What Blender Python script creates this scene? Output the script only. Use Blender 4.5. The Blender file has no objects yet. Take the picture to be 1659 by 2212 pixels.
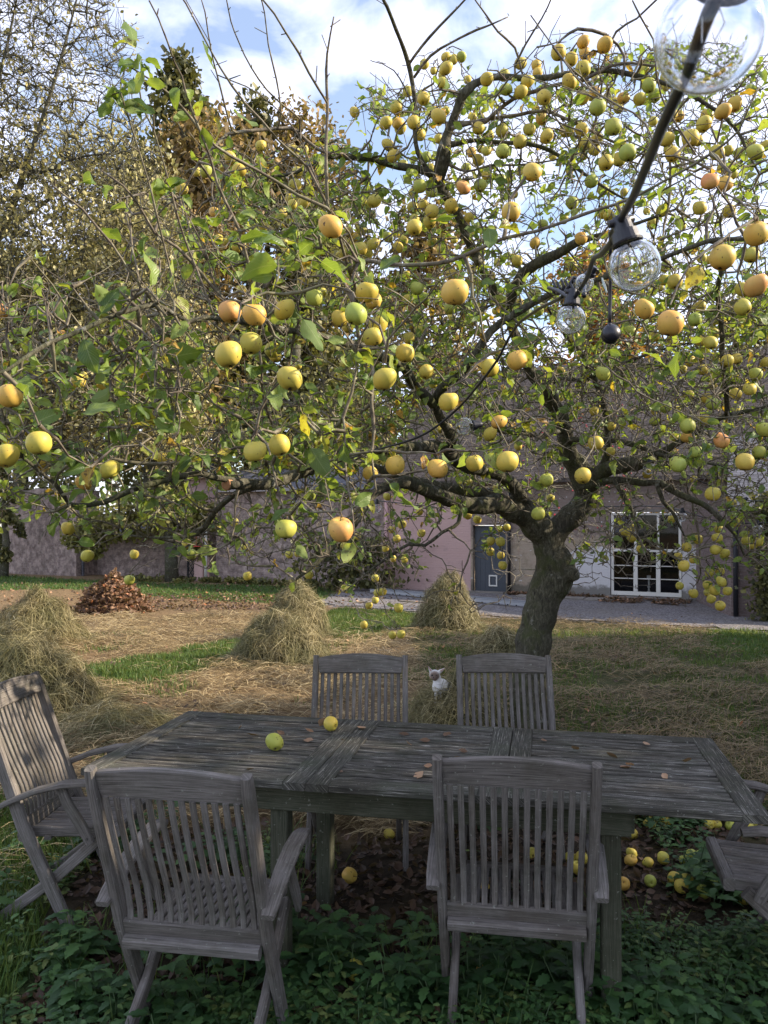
import bpy, math, random
import numpy as np
from mathutils import Vector, Matrix, noise as mnoise

random.seed(7)
RNG = np.random.default_rng(11)
scene = bpy.context.scene
COL = scene.collection
rad = math.radians

# ------------------------------------------------------------------ camera
F = 1700.0                     # focal length in pixels of a 1659 x 2212 frame
CAMZ = 1.68
PITCH = rad(0.64)
cam_d = bpy.data.cameras.new('camera')
cam = bpy.data.objects.new('camera', cam_d)
COL.objects.link(cam)
cam.location = (0, 0, CAMZ)
cam.rotation_euler = (rad(90) + PITCH, 0, 0)
cam_d.sensor_fit = 'VERTICAL'
cam_d.sensor_height = 36.0
cam_d.lens = 36.0 * F / 2212.0
cam_d.clip_start = 0.02
cam_d.clip_end = 500
cam_d.dof.use_dof = True
cam_d.dof.focus_distance = 4.0
cam_d.dof.aperture_fstop = 16.0
scene.camera = cam

# ------------------------------------------------------------------ sun + sky
SUN_EL = rad(29)
SUN_AZ = rad(2)                # 0 = along +X (photo's right), positive = away from the camera
sun_dir = Vector((math.cos(SUN_AZ) * math.cos(SUN_EL), math.sin(SUN_AZ) * math.cos(SUN_EL), math.sin(SUN_EL)))
sd = bpy.data.lights.new('sun', 'SUN')
sd.energy = 5.0
sd.angle = rad(0.6)
sd.color = (1.0, 0.86, 0.68)
so = bpy.data.objects.new('sun', sd)
COL.objects.link(so)
so.rotation_euler = sun_dir.to_track_quat('Z', 'Y').to_euler()

world = bpy.data.worlds.new('World')
scene.world = world
world.use_nodes = True
wt = world.node_tree
wt.nodes.clear()
def wn(t, **k):
    n = wt.nodes.new(t)
    for a, b in k.items():
        setattr(n, a, b)
    return n
sky = wn('ShaderNodeTexSky', sky_type='NISHITA', sun_disc=False, sun_elevation=SUN_EL,
         sun_rotation=rad(90) - SUN_AZ, air_density=1.0, dust_density=0.6, ozone_density=1.2)
tc = wn('ShaderNodeTexCoord')
sep = wn('ShaderNodeSeparateXYZ')
wt.links.new(tc.outputs['Generated'], sep.inputs[0])
zc = wn('ShaderNodeMath', operation='MAXIMUM'); wt.links.new(sep.outputs['Z'], zc.inputs[0]); zc.inputs[1].default_value = 0.0
za = wn('ShaderNodeMath', operation='ADD'); wt.links.new(zc.outputs[0], za.inputs[0]); za.inputs[1].default_value = 0.25
dx = wn('ShaderNodeMath', operation='DIVIDE'); wt.links.new(sep.outputs['X'], dx.inputs[0]); wt.links.new(za.outputs[0], dx.inputs[1])
dy = wn('ShaderNodeMath', operation='DIVIDE'); wt.links.new(sep.outputs['Y'], dy.inputs[0]); wt.links.new(za.outputs[0], dy.inputs[1])
cmb = wn('ShaderNodeCombineXYZ'); wt.links.new(dx.outputs[0], cmb.inputs[0]); wt.links.new(dy.outputs[0], cmb.inputs[1])
n1 = wn('ShaderNodeTexNoise'); n1.inputs['Scale'].default_value = 4.2; n1.inputs['Detail'].default_value = 7; n1.inputs['Roughness'].default_value = 0.55; n1.inputs['Distortion'].default_value = 0.25
wt.links.new(cmb.outputs[0], n1.inputs['Vector'])
cr = wn('ShaderNodeValToRGB')
cr.color_ramp.elements[0].position = 0.40; cr.color_ramp.elements[0].color = (0.15, 0.15, 0.15, 1)
cr.color_ramp.elements[1].position = 0.60; cr.color_ramp.elements[1].color = (1, 1, 1, 1)
wt.links.new(n1.outputs['Fac'], cr.inputs[0])
mx = wn('ShaderNodeMix', data_type='RGBA')
wt.links.new(cr.outputs[0], mx.inputs[0])
wt.links.new(sky.outputs[0], mx.inputs[6])
mx.inputs[7].default_value = (4.95, 5.1, 6.35, 1)
bg = wn('ShaderNodeBackground'); bg.inputs['Strength'].default_value = 0.145
wt.links.new(mx.outputs[2], bg.inputs[0])
wo = wn('ShaderNodeOutputWorld'); wt.links.new(bg.outputs[0], wo.inputs[0])

scene.view_settings.view_transform = 'Standard'
scene.view_settings.look = 'None'
scene.view_settings.exposure = 1.05
scene.view_settings.gamma = 1.0
scene.render.engine = 'CYCLES'
scene.cycles.use_denoising = True
scene.cycles.max_bounces = 8
scene.cycles.diffuse_bounces = 3
scene.cycles.glossy_bounces = 3
scene.cycles.transmission_bounces = 8
scene.cycles.transparent_max_bounces = 8
scene.cycles.caustics_refractive = False
scene.cycles.caustics_reflective = False
scene.cycles.sample_clamp_indirect = 6.0

# ------------------------------------------------------------------ projection helpers
CP, SP = math.cos(PITCH), math.sin(PITCH)
def P(px, py, d):
    """world point seen at frame position (px, py) at depth d (metres)"""
    xc = (px - 829.5) / F * d
    yc = (1106.0 - py) / F * d
    return np.array((xc, d * CP - yc * SP, CAMZ + d * SP + yc * CP))
def zg(y):
    t = min(1.0, max(0.0, (y - 5.0) / 15.0))
    return -0.06 - 0.44 * t * t * (3 - 2 * t)
def gz(x, y):
    z = zg(y)
    if y < 17:
        f = min(1.0, (17 - y) / 4)
        z += f * (0.05 * (mnoise.noise(Vector((x * 0.6, y * 0.6, 3.1)))) + 0.02 * mnoise.noise(Vector((x * 2.1, y * 2.1, 1.0))))
        if 4.6 < y < 16: z += f * min(1.0, (y - 4.6)) * 0.05 * mnoise.noise(Vector((x * 1.1, y * 2.6, 6.0)))
    return z
def G(px, py):
    """ground point under frame position"""
    d = 2.0
    while d < 80:
        p = P(px, py, d)
        if p[2] <= gz(p[0], p[1]):
            return p
        d += 0.02 if d < 12 else 0.05
    return p
# facade line
FU = np.array((0.903, -0.43, 0.0)); FN = np.array((-0.43, -0.903, 0.0)); FO = np.array((0.0, 25.2, 0.0))
def fs(px):
    t = (px - 829.5) / F
    return 25.2 * t / (0.903 + 0.43 * t)
def FP(s, z, off=0.0):
    p = FO + FU * s + FN * off
    return (p[0], p[1], z)
def fz(px, py):
    s = fs(px); y = 25.2 - 0.43 * s
    return P(px, py, y)[2]

# ------------------------------------------------------------------ object helpers
def tag(o, label=None, cat=None, group=None, kind=None):
    if label: o['label'] = label
    if cat: o['category'] = cat
    if group: o['group'] = group
    if kind: o['kind'] = kind
    return o
def empty(name, loc=(0, 0, 0), rz=0.0, parent=None):
    o = bpy.data.objects.new(name, None)
    o.empty_display_size = 0.1
    COL.objects.link(o); o.location = loc; o.rotation_euler = (0, 0, rz)
    if parent: o.parent = parent
    return o
def npmesh(name, V, Fc, mat, parent=None, rnd=None, uv=None, smooth=True, col=None):
    """V (n,3); Fc list of face arrays (each (m,k))"""
    if not isinstance(Fc, list) or (len(Fc) and isinstance(Fc[0], tuple)): Fc = [np.asarray(Fc)]
    Fc = [np.asarray(f, dtype=np.int32) for f in Fc if len(f)]
    V = np.asarray(V, dtype=np.float32)
    me = bpy.data.meshes.new(name)
    me.vertices.add(len(V)); me.vertices.foreach_set('co', V.ravel())
    loops = np.concatenate([f.ravel() for f in Fc])
    tot = np.concatenate([np.full(len(f), f.shape[1], dtype=np.int32) for f in Fc])
    start = np.concatenate([[0], np.cumsum(tot)[:-1]]).astype(np.int32)
    me.loops.add(len(loops)); me.loops.foreach_set('vertex_index', loops)
    me.polygons.add(len(tot)); me.polygons.foreach_set('loop_start', start)
    try:
        me.polygons.foreach_set('loop_total', tot)
    except Exception:
        pass
    me.update(calc_edges=True)
    me.polygons.foreach_set('use_smooth', np.full(len(tot), smooth, dtype=bool))
    if rnd is not None:
        a = me.attributes.new('rnd', 'FLOAT', 'POINT'); a.data.foreach_set('value', np.asarray(rnd, dtype=np.float32))
    if col is not None:
        a = me.attributes.new('tint', 'FLOAT_COLOR', 'POINT')
        c4 = np.ones((len(V), 4), dtype=np.float32); c4[:, :3] = col
        a.data.foreach_set('color', c4.ravel())
    if uv is not None:
        ul = me.uv_layers.new(name='UVMap'); ul.data.foreach_set('uv', np.asarray(uv, dtype=np.float32)[loops].ravel())
    me.materials.append(mat)
    o = bpy.data.objects.new(name, me)
    COL.objects.link(o)
    if parent: o.parent = parent
    return o

class MB:
    """collects swept boards, boxes and tubes into one mesh"""
    def __init__(s): s.V = []; s.Q = []; s.T = []; s.U = []; s.n = 0
    def raw(s, V, Q, U=None, T=None):
        V = np.asarray(V, float)
        s.V.append(V)
        if Q is not None and len(Q): s.Q.append(np.asarray(Q) + s.n)
        if T is not None and len(T): s.T.append(np.asarray(T) + s.n)
        s.U.append(np.zeros((len(V), 2)) if U is None else np.asarray(U, float))
        s.n += len(V)
    def board(s, pts, w, t, nrm=(0, 0, 1), ch=0.004):
        """rect section w (sideways) x t (along nrm) swept along pts, chamfered"""
        pts = [np.asarray(p, float) for p in pts]
        W = w if isinstance(w, (list, tuple)) else [w] * len(pts)
        T_ = t if isinstance(t, (list, tuple)) else [t] * len(pts)
        n0 = np.asarray(nrm, float)
        rings = []; uv = []; L = 0.0; off = random.random() * 40
        for i, p in enumerate(pts):
            a = pts[max(i - 1, 0)]; b = pts[min(i + 1, len(pts) - 1)]
            tg = (b - a); tg = tg / (np.linalg.norm(tg) + 1e-9)
            side = np.cross(tg, n0); side /= (np.linalg.norm(side) + 1e-9)
            nn = np.cross(side, tg)
            if i: L += np.linalg.norm(p - pts[i - 1])
            hw, ht = W[i] / 2, T_[i] / 2
            c = min(ch, hw * .5, ht * .5)
            prof = [(-hw + c, -ht), (hw - c, -ht), (hw, -ht + c), (hw, ht - c), (hw - c, ht), (-hw + c, ht), (-hw, ht - c), (-hw, -ht + c)]
            rings.append([p + side * x + nn * y for x, y in prof])
            uv.append([(L + off, off + (x if abs(y) >= ht - 1e-6 else x + y)) for x, y in prof])
        V = np.array(rings).reshape(-1, 3); U = np.array(uv).reshape(-1, 2)
        m = len(pts); Q = []
        for i in range(m - 1):
            for k in range(8):
                k2 = (k + 1) % 8
                Q.append((i * 8 + k, i * 8 + k2, (i + 1) * 8 + k2, (i + 1) * 8 + k))
        for base, rev in ((0, True), ((m - 1) * 8, False)):
            q = [(0, 1, 2, 7), (2, 3, 6, 7), (3, 4, 5, 6)]
            for f in q:
                f = [base + i for i in f]
                Q.append(tuple(reversed(f)) if rev else tuple(f))
        s.raw(V, Q, U)
    def box(s, c, size, ux=(1, 0, 0), uz=(0, 0, 1), ch=0.003):
        c = np.asarray(c, float); ux = np.asarray(ux, float)
        s.board([c - ux * size[0] / 2, c + ux * size[0] / 2], size[1], size[2], uz, ch)
    def tube(s, pts, radii, sides=8, cap=True):
        V, Q, T, U = tube_arr(pts, radii, sides, cap)
        s.raw(V, Q, U, T)
    def quad(s, a, b, c, d):
        a, b, c, d = [np.asarray(q, float) for q in (a, b, c, d)]
        w = np.linalg.norm(b - a); h = np.linalg.norm(d - a)
        s.raw([a, b, c, d], [(0, 1, 2, 3)], [(0, 0), (w, 0), (w, h), (0, h)])
    def build(s, name, mat, parent=None, smooth=False, **k):
        V = np.concatenate(s.V); U = np.concatenate(s.U)
        Fc = []
        if s.Q: Fc.append(np.concatenate(s.Q))
        if s.T: Fc.append(np.concatenate(s.T))
        return npmesh(name, V, Fc, mat, parent, uv=U, smooth=smooth, **k)

def tube_arr(pts, radii, sides=6, cap=True):
    pts = np.asarray(pts, float); m = len(pts)
    radii = np.asarray(radii, float) if np.ndim(radii) else np.full(m, radii)
    tg = np.gradient(pts, axis=0) if m > 2 else np.repeat([pts[-1] - pts[0]], m, axis=0)
    tg /= (np.linalg.norm(tg, axis=1)[:, None] + 1e-9)
    ref = np.array((0, 0, 1.0)) if abs(tg[0][2]) < 0.9 else np.array((1.0, 0, 0))
    x = np.cross(tg[0], ref); x /= np.linalg.norm(x) + 1e-9
    ang = np.linspace(0, 2 * np.pi, sides, endpoint=False)
    ca, sa = np.cos(ang), np.sin(ang)
    V = np.empty((m, sides, 3)); U = np.empty((m, sides, 2))
    L = 0; off = random.random() * 30
    for i in range(m):
        x = x - tg[i] * np.dot(x, tg[i]); x /= np.linalg.norm(x) + 1e-9
        y = np.cross(tg[i], x)
        V[i] = pts[i] + radii[i] * (ca[:, None] * x + sa[:, None] * y)
        if i: L += np.linalg.norm(pts[i] - pts[i - 1])
        U[i, :, 0] = L + off; U[i, :, 1] = np.abs(ang - np.pi) / np.pi * radii[0] * 3 + off
    k = np.arange(sides); k2 = (k + 1) % sides
    Q = []
    for i in range(m - 1):
        Q.append(np.stack([i * sides + k, i * sides + k2, (i + 1) * sides + k2, (i + 1) * sides + k], 1))
    Q = np.concatenate(Q)
    V = V.reshape(-1, 3); U = U.reshape(-1, 2); T = None
    if cap:
        n = len(V)
        V = np.concatenate([V, [pts[0]], [pts[-1]]]); U = np.concatenate([U, [U[0]], [U[-1]]])
        T = np.concatenate([np.stack([np.full(sides, n), k2, k], 1), np.stack([np.full(sides, n + 1), (m - 1) * sides + k, (m - 1) * sides + k2], 1)])
    return V, Q, T, U

def smooth_path(pts, step=0.06, jit=0.0):
    """Catmull-Rom through (x,y,z,r) control points"""
    pts = np.asarray(pts, float)
    ext = np.concatenate([[2 * pts[0] - pts[1]], pts, [2 * pts[-1] - pts[-2]]])
    out = []
    for i in range(1, len(ext) - 2):
        p0, p1, p2, p3 = ext[i - 1], ext[i], ext[i + 1], ext[i + 2]
        n = max(1, int(np.linalg.norm(p2[:3] - p1[:3]) / step))
        for j in range(n):
            t = j / n
            out.append(0.5 * ((2 * p1) + (-p0 + p2) * t + (2 * p0 - 5 * p1 + 4 * p2 - p3) * t * t + (-p0 + 3 * p1 - 3 * p2 + p3) * t ** 3))
    out.append(pts[-1])
    out = np.array(out)
    if jit:
        out[1:-1, :3] += RNG.normal(0, jit, (len(out) - 2, 3))
    return out

def batch(tv, tf, loc, M, scale, rnd, uv=None):
    """instance template verts tv (n,3), faces tf (m,k) at loc (N,3) with matrices M (N,3,3) and scale (N,) or (N,3)"""
    N = len(loc); n = len(tv)
    sc = np.asarray(scale, float)
    if sc.ndim == 1: sc = sc[:, None].repeat(3, 1)
    X = tv[None] * sc[:, None, :]
    V = np.einsum('nij,nkj->nki', M, X) + loc[:, None, :]
    Fc = (tf[None] + (np.arange(N) * n)[:, None, None]).reshape(-1, tf.shape[1])
    return V.reshape(-1, 3), Fc, np.repeat(rnd, n), (np.tile(uv, (N, 1)) if uv is not None else None)
def frames(yaxis, zhint):
    """matrices with columns x,y,z where y = yaxis, z close to zhint"""
    y = yaxis / (np.linalg.norm(yaxis, axis=1)[:, None] + 1e-9)
    x = np.cross(y, zhint); x /= (np.linalg.norm(x, axis=1)[:, None] + 1e-9)
    z = np.cross(x, y)
    return np.stack([x, y, z], 2)
def randdir(n):
    v = RNG.normal(size=(n, 3)); return v / np.linalg.norm(v, axis=1)[:, None]

# ------------------------------------------------------------------ materials
class NT:
    def __init__(s, name):
        s.m = bpy.data.materials.new(name); s.m.use_nodes = True
        s.t = s.m.node_tree; s.t.nodes.clear()
        s.out = s.t.nodes.new('ShaderNodeOutputMaterial')
    def n(s, t, ins=None, **k):
        nd = s.t.nodes.new(t)
        for a, b in k.items(): setattr(nd, a, b)
        for a, b in (ins or {}).items(): s.set(nd, a, b)
        return nd
    def set(s, nd, a, b):
        if isinstance(b, bpy.types.NodeSocket): s.t.links.new(b, nd.inputs[a])
        elif isinstance(b, tuple) and len(b) == 3 and nd.inputs[a].type == 'RGBA': nd.inputs[a].default_value = (*b, 1)
        else: nd.inputs[a].default_value = b
    def noise(s, scale, detail=3, rough=0.5, vec=None, dist=0.0):
        i = {'Scale': scale, 'Detail': detail, 'Roughness': rough, 'Distortion': dist}
        if vec is not None: i['Vector'] = vec
        return s.n('ShaderNodeTexNoise', i).outputs['Fac']
    def ramp(s, fac, stops):
        r = s.n('ShaderNodeValToRGB', {'Fac': fac})
        e = r.color_ramp.elements
        while len(e) < len(stops): e.new(0.5)
        for i, (p, c) in enumerate(stops):
            e[i].position = p; e[i].color = (*c, 1) if isinstance(c, tuple) else (c, c, c, 1)
        return r.outputs['Color']
    def mix(s, f, a, b, mode='MIX'):
        nd = s.n('ShaderNodeMix', data_type='RGBA', blend_type=mode)
        for i, v in ((0, f), (6, a), (7, b)):
            if isinstance(v, bpy.types.NodeSocket): s.t.links.new(v, nd.inputs[i])
            elif isinstance(v, tuple): nd.inputs[i].default_value = (*v, 1)
            else: nd.inputs[i].default_value = v
        return nd.outputs[2]
    def math(s, op, a, b=0.0, clamp=False):
        nd = s.n('ShaderNodeMath', {0: a, 1: b}, operation=op); nd.use_clamp = clamp
        return nd.outputs[0]
    def attr(s, name, out='Fac'):
        return s.n('ShaderNodeAttribute', attribute_name=name).outputs[out]
    def vmul(s, vec, sc):
        return s.n('ShaderNodeMapping', {'Vector': vec, 'Scale': sc}).outputs[0]
    def objc(s): return s.n('ShaderNodeTexCoord').outputs['Object']
    def uv(s): return s.n('ShaderNodeUVMap', uv_map='UVMap').outputs[0]
    def pos(s): return s.n('ShaderNodeNewGeometry').outputs['Position']
    def bump(s, h, st=0.5, dist=0.01):
        return s.n('ShaderNodeBump', {'Height': h, 'Strength': st, 'Distance': dist}).outputs[0]
    def bsdf(s, col, rough=0.8, spec=0.3, bump=None, **k):
        i = {'Base Color': col, 'Roughness': rough, 'Specular IOR Level': spec}
        i.update(k)
        if bump is not None: i['Normal'] = bump
        return s.n('ShaderNodeBsdfPrincipled', i).outputs[0]
    def finish(s, sh):
        s.t.links.new(sh, s.out.inputs['Surface']); return s.m
    def leafsh(s, col, trans_col, tr=0.45, rough=0.5, bump=None, spec=0.35):
        b = s.bsdf(col, rough, spec, bump)
        t = s.n('ShaderNodeBsdfTranslucent', {'Color': trans_col})
        m = s.n('ShaderNodeMixShader', {0: tr, 1: b, 2: t.outputs[0]})
        return m.outputs[0]

def m_simple(name, col, rough=0.7, spec=0.3, var=0.15, scale=8, metallic=0.0, bump=0.2):
    t = NT(name)
    nz = t.noise(scale, 5, 0.6, t.objc())
    c = t.mix(nz, tuple(x * (1 - var) for x in col), tuple(min(1, x * (1 + var)) for x in col))
    return t.finish(t.bsdf(c, rough, spec, t.bump(nz, bump, 0.004), Metallic=metallic))

def m_teak(name='weathered_teak', dark=(0.055, 0.05, 0.045), mid=(0.175, 0.16, 0.147), light=(0.33, 0.305, 0.285), green=0.35, scale=1.0):
    t = NT(name)
    uv = t.uv()
    info = t.n('ShaderNodeObjectInfo')
    off = t.n('ShaderNodeVectorMath', {0: uv, 1: info.outputs['Random']}, operation='ADD').outputs[0]
    g1 = t.noise(1.0, 6, 0.7, t.vmul(uv, (7, 210, 1)), 0.3)
    g2 = t.noise(1.0, 4, 0.6, t.vmul(uv, (1.5, 14, 1)))
    g3 = t.noise(1.0, 4, 0.7, t.vmul(t.pos(), (7, 7, 7)))
    c = t.ramp(g1, [(0.30, dark), (0.48, mid), (0.72, light)] if scale == 1.0 else [(0.38, dark), (0.54, mid), (0.58, tuple(x * 1.5 for x in mid)), (0.62, light)])
    c = t.mix(t.ramp(g2, [(0.35, 0.0), (0.75, 0.55)]), c, tuple(x * 0.75 for x in mid))
    gm = t.math('MULTIPLY', t.ramp(g3, [(0.48, 0.0), (0.72, 1.0)]), green)
    c = t.mix(gm, c, (0.06, 0.07, 0.042))
    c = t.mix(t.ramp(t.noise(2.6, 5, 0.7, t.n('ShaderNodeVectorMath', {0: t.pos(), 1: info.outputs['Random']}, operation='ADD').outputs[0]), [(0.45, 0.0), (0.62, 0.6)]), c, (0.55, 0.50, 0.42), 'MULTIPLY')
    c = t.mix(t.math('MULTIPLY', info.outputs['Random'], 0.45), c, (0.62, 0.58, 0.55), 'MULTIPLY')
    li = t.noise(60, 3, 0.6, t.pos())
    c = t.mix(t.ramp(li, [(0.66, 0.0), (0.70, 0.5)]), c, (0.32, 0.33, 0.28))
    return t.finish(t.bsdf(c, 0.85, 0.18, t.bump(g1, 0.7, 0.0035)))

MAT = {}
MAT['teak'] = m_teak()
MAT['teak_table'] = m_teak('weathered_table_teak', (0.026, 0.025, 0.021), (0.115, 0.108, 0.094), (0.46, 0.44, 0.40), 0.45, 0.5)
MAT['teak_frame'] = m_teak('weathered_table_frame_teak', (0.024, 0.024, 0.02), (0.09, 0.086, 0.073), (0.34, 0.325, 0.285), 0.6, 0.5)
MAT['teak_dark'] = m_teak('algae_covered_teak', (0.03, 0.034, 0.022), (0.085, 0.09, 0.06), (0.17, 0.165, 0.13), 0.8)

def m_bark():
    t = NT('apple_bark')
    p = t.pos()
    n_f = t.noise(1.0, 6, 0.75, t.vmul(p, (48, 48, 16)), 1.2)
    n_m = t.noise(7, 5, 0.65, p)
    n_l = t.noise(3.2, 4, 0.6, p)
    c = t.ramp(n_f, [(0.32, (0.028, 0.025, 0.021)), (0.5, (0.085, 0.08, 0.056)), (0.7, (0.20, 0.19, 0.14))])
    c = t.mix(t.ramp(n_m, [(0.5, 0.0), (0.66, 0.75)]), c, (0.065, 0.075, 0.028))
    c = t.mix(t.ramp(t.noise(11, 4, 0.6, p), [(0.62, 0.0), (0.66, 0.8)]), c, (0.25, 0.245, 0.21))
    c = t.mix(t.ramp(n_l, [(0.56, 0.0), (0.7, 0.6)]), c, (0.055, 0.05, 0.045))
    return t.finish(t.bsdf(c, 0.9, 0.15, t.bump(t.mix(0.5, n_f, n_m), 1.0, 0.018)))
MAT['bark'] = m_bark()
def m_twig():
    t = NT('apple_twig_bark')
    p = t.pos()
    c = t.ramp(t.noise(26, 4, 0.7, p), [(0.32, (0.06, 0.046, 0.038)), (0.52, (0.16, 0.135, 0.10)), (0.7, (0.30, 0.285, 0.21))])
    c = t.mix(t.ramp(t.noise(3.0, 3, 0.6, p), [(0.5, 0.0), (0.68, 0.7)]), c, (0.16, 0.155, 0.085))
    return t.finish(t.bsdf(c, 0.85, 0.25, t.bump(t.noise(90, 3, 0.6, p), 0.5, 0.003)))
MAT['twig'] = m_twig()

def m_leaf(name, ramp, back=(0.24, 0.30, 0.16), spots=True, tr=0.42):
    t = NT(name)
    r = t.attr('rnd')
    uv = t.uv()
    c = t.ramp(r, ramp)
    sx = t.n('ShaderNodeSeparateXYZ', {0: uv})
    vein = t.math('ABSOLUTE', t.math('SUBTRACT', sx.outputs[0], 0.5))
    w = t.n('ShaderNodeTexWave', {'Vector': t.n('ShaderNodeCombineXYZ', {0: t.math('SUBTRACT', sx.outputs[1], t.math('MULTIPLY', vein, 0.7)), 1: 0.0, 2: 0.0}).outputs[0], 'Scale': 3.2, 'Distortion': 0.0})
    c = t.mix(t.ramp(w.outputs['Fac'], [(0.8, 0.0), (1.0, 0.22)]), c, (0.30, 0.36, 0.16))
    c = t.mix(t.ramp(vein, [(0.0, 0.55), (0.035, 0.0)]), c, (0.36, 0.42, 0.22))
    if spots:
        ns = t.noise(55, 3, 0.6, t.pos())
        lim = t.math('ADD', t.math('MULTIPLY', r, 0.22), ns)
        c = t.mix(t.ramp(lim, [(0.74, 0.0), (0.80, 0.85)]), c, (0.10, 0.045, 0.018))
    geo = t.n('ShaderNodeNewGeometry')
    tc_ = t.mix(1.0, c, (1.5, 1.5, 0.6), 'MULTIPLY')
    tcol = t.mix(0.25, tc_, (0.42, 0.45, 0.03))
    front = t.leafsh(c, tcol, tr, 0.42, t.bump(w.outputs['Fac'], 0.35, 0.002), 0.4)
    bk = t.mix(0.35, c, back)
    backs = t.leafsh(bk, tcol, tr, 0.7, None, 0.2)
    m = t.n('ShaderNodeMixShader', {0: geo.outputs['Backfacing'], 1: front, 2: backs})
    return t.finish(m.outputs[0])
MAT['leaf'] = m_leaf('apple_leaf', [(0.0, (0.055, 0.11, 0.03)), (0.35, (0.12, 0.20, 0.045)), (0.70, (0.26, 0.34, 0.085)), (0.93, (0.36, 0.36, 0.06)), (0.975, (0.55, 0.42, 0.06)), (1.0, (0.48, 0.26, 0.05))])

def m_foliage(name, ramp, tr=0.35, clump=0.8):
    t = NT(name)
    r = t.attr('rnd')
    c = t.ramp(r, ramp)
    n = t.noise(clump, 3, 0.6, t.pos())
    c = t.mix(t.ramp(n, [(0.35, 0.35), (0.65, 0.0)]), c, ramp[0][1])
    return t.finish(t.leafsh(c, t.mix(0.3, c, (0.4, 0.4, 0.05)), tr, 0.55))
MAT['pale_leaf'] = m_foliage('pale_yellow_foliage', [(0.0, (0.12, 0.10, 0.04)), (0.45, (0.30, 0.26, 0.09)), (0.75, (0.60, 0.54, 0.25)), (1.0, (0.78, 0.74, 0.48))], 0.35)
MAT['dark_fol'] = m_foliage('dark_evergreen_foliage', [(0.0, (0.03, 0.035, 0.014)), (0.6, (0.12, 0.12, 0.038)), (1.0, (0.24, 0.22, 0.07))], 0.15, 0.5)
MAT['brown_fol'] = m_foliage('golden_brown_foliage', [(0.0, (0.08, 0.055, 0.02)), (0.5, (0.24, 0.15, 0.05)), (0.85, (0.38, 0.25, 0.09)), (1.0, (0.5, 0.36, 0.16))], 0.3, 0.4)
MAT['orange_fol'] = m_foliage('orange_foliage', [(0.0, (0.16, 0.06, 0.015)), (0.5, (0.42, 0.17, 0.03)), (1.0, (0.62, 0.32, 0.06))], 0.35, 0.6)
MAT['green_fol'] = m_foliage('mid_green_foliage', [(0.0, (0.05, 0.055, 0.02)), (0.5, (0.14, 0.14, 0.045)), (0.9, (0.28, 0.26, 0.08)), (1.0, (0.42, 0.37, 0.13))], 0.3, 0.6)
MAT['nettle'] = m_foliage('nettle_leaf', [(0.0, (0.02, 0.052, 0.018)), (0.5, (0.042, 0.10, 0.028)), (0.85, (0.09, 0.18, 0.045)), (1.0, (0.18, 0.22, 0.06))], 0.25, 2.0)
MAT['grass'] = m_foliage('grass_blade', [(0.0, (0.035, 0.075, 0.018)), (0.6, (0.075, 0.15, 0.03)), (1.0, (0.17, 0.22, 0.06))], 0.35, 1.5)
def m_hay(name, cols, clump=2.0, gr=0.65):
    t = NT(name)
    c = t.ramp(t.attr('rnd'), cols)
    n = t.noise(clump, 4, 0.65, t.pos())
    c = t.mix(t.ramp(n, [(0.40, gr * .15), (0.60, gr)]), c, (0.12, 0.125, 0.045))
    return t.finish(t.leafsh(c, c, 0.25, 0.6))
HAYC = [(0.0, (0.05, 0.04, 0.022)), (0.3, (0.16, 0.13, 0.055)), (0.6, (0.34, 0.28, 0.13)), (0.85, (0.54, 0.46, 0.25)), (1.0, (0.68, 0.60, 0.38))]
MAT['hay'] = m_hay('dry_hay', HAYC)
MAT['hay_ground'] = m_hay('mown_straw', [(0.0, (0.07, 0.045, 0.025)), (0.3, (0.22, 0.15, 0.07)), (0.6, (0.42, 0.31, 0.155)), (0.85, (0.60, 0.48, 0.27)), (1.0, (0.74, 0.62, 0.40))], 0.8, 0.22)
MAT['litter'] = m_foliage('dead_brown_leaf', [(0.0, (0.05, 0.03, 0.02)), (0.5, (0.15, 0.085, 0.05)), (0.85, (0.30, 0.17, 0.10)), (0.95, (0.45, 0.28, 0.17)), (1.0, (0.5, 0.17, 0.06))], 0.15, 3.0)

def m_apple(name, base, blush, bl=0.4, yellow=None):
    t = NT(name)
    oc = t.objc()
    info = t.n('ShaderNodeObjectInfo')
    rnd = info.outputs['Random']
    ocr = t.n('ShaderNodeVectorMath', {0: oc, 1: t.n('ShaderNodeCombineXYZ', {0: t.math('MULTIPLY', rnd, 7.0), 1: rnd, 2: t.math('MULTIPLY', rnd, 3.0)}).outputs[0]}, operation='ADD').outputs[0]
    n = t.noise(14, 4, 0.6, ocr)
    c = t.mix(rnd, base, yellow or base)
    c = t.mix(t.ramp(n, [(0.35, 0.0), (0.75, 1.0)]), c, tuple(x * 0.78 for x in base))
    big = t.noise(9, 2, 0.5, ocr)
    c = t.mix(t.math('MULTIPLY', t.ramp(big, [(0.40, 0.0), (0.68, 1.0)]), bl), c, blush)
    vor = t.n('ShaderNodeTexVoronoi', {'Vector': ocr, 'Scale': 170.0})
    c = t.mix(t.ramp(vor.outputs['Distance'], [(0.10, 0.35), (0.22, 0.0)]), c, (0.33, 0.27, 0.12))
    sp = t.noise(60, 2, 0.5, ocr)
    c = t.mix(t.ramp(sp, [(0.68, 0.0), (0.72, 0.9)]), c, (0.07, 0.035, 0.02))
    ru = t.noise(26, 5, 0.75, ocr)
    c = t.mix(t.ramp(ru, [(0.58, 0.0), (0.72, 0.55)]), c, (0.30, 0.19, 0.07))
    b = t.bsdf(c, 0.5, 0.35, t.bump(t.noise(70, 4, 0.6, ocr), 0.25, 0.0012), **{'Subsurface Weight': 0.0, 'Subsurface Radius': (0.02, 0.015, 0.005), 'Subsurface Scale': 0.3})
    return t.finish(b)
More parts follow.
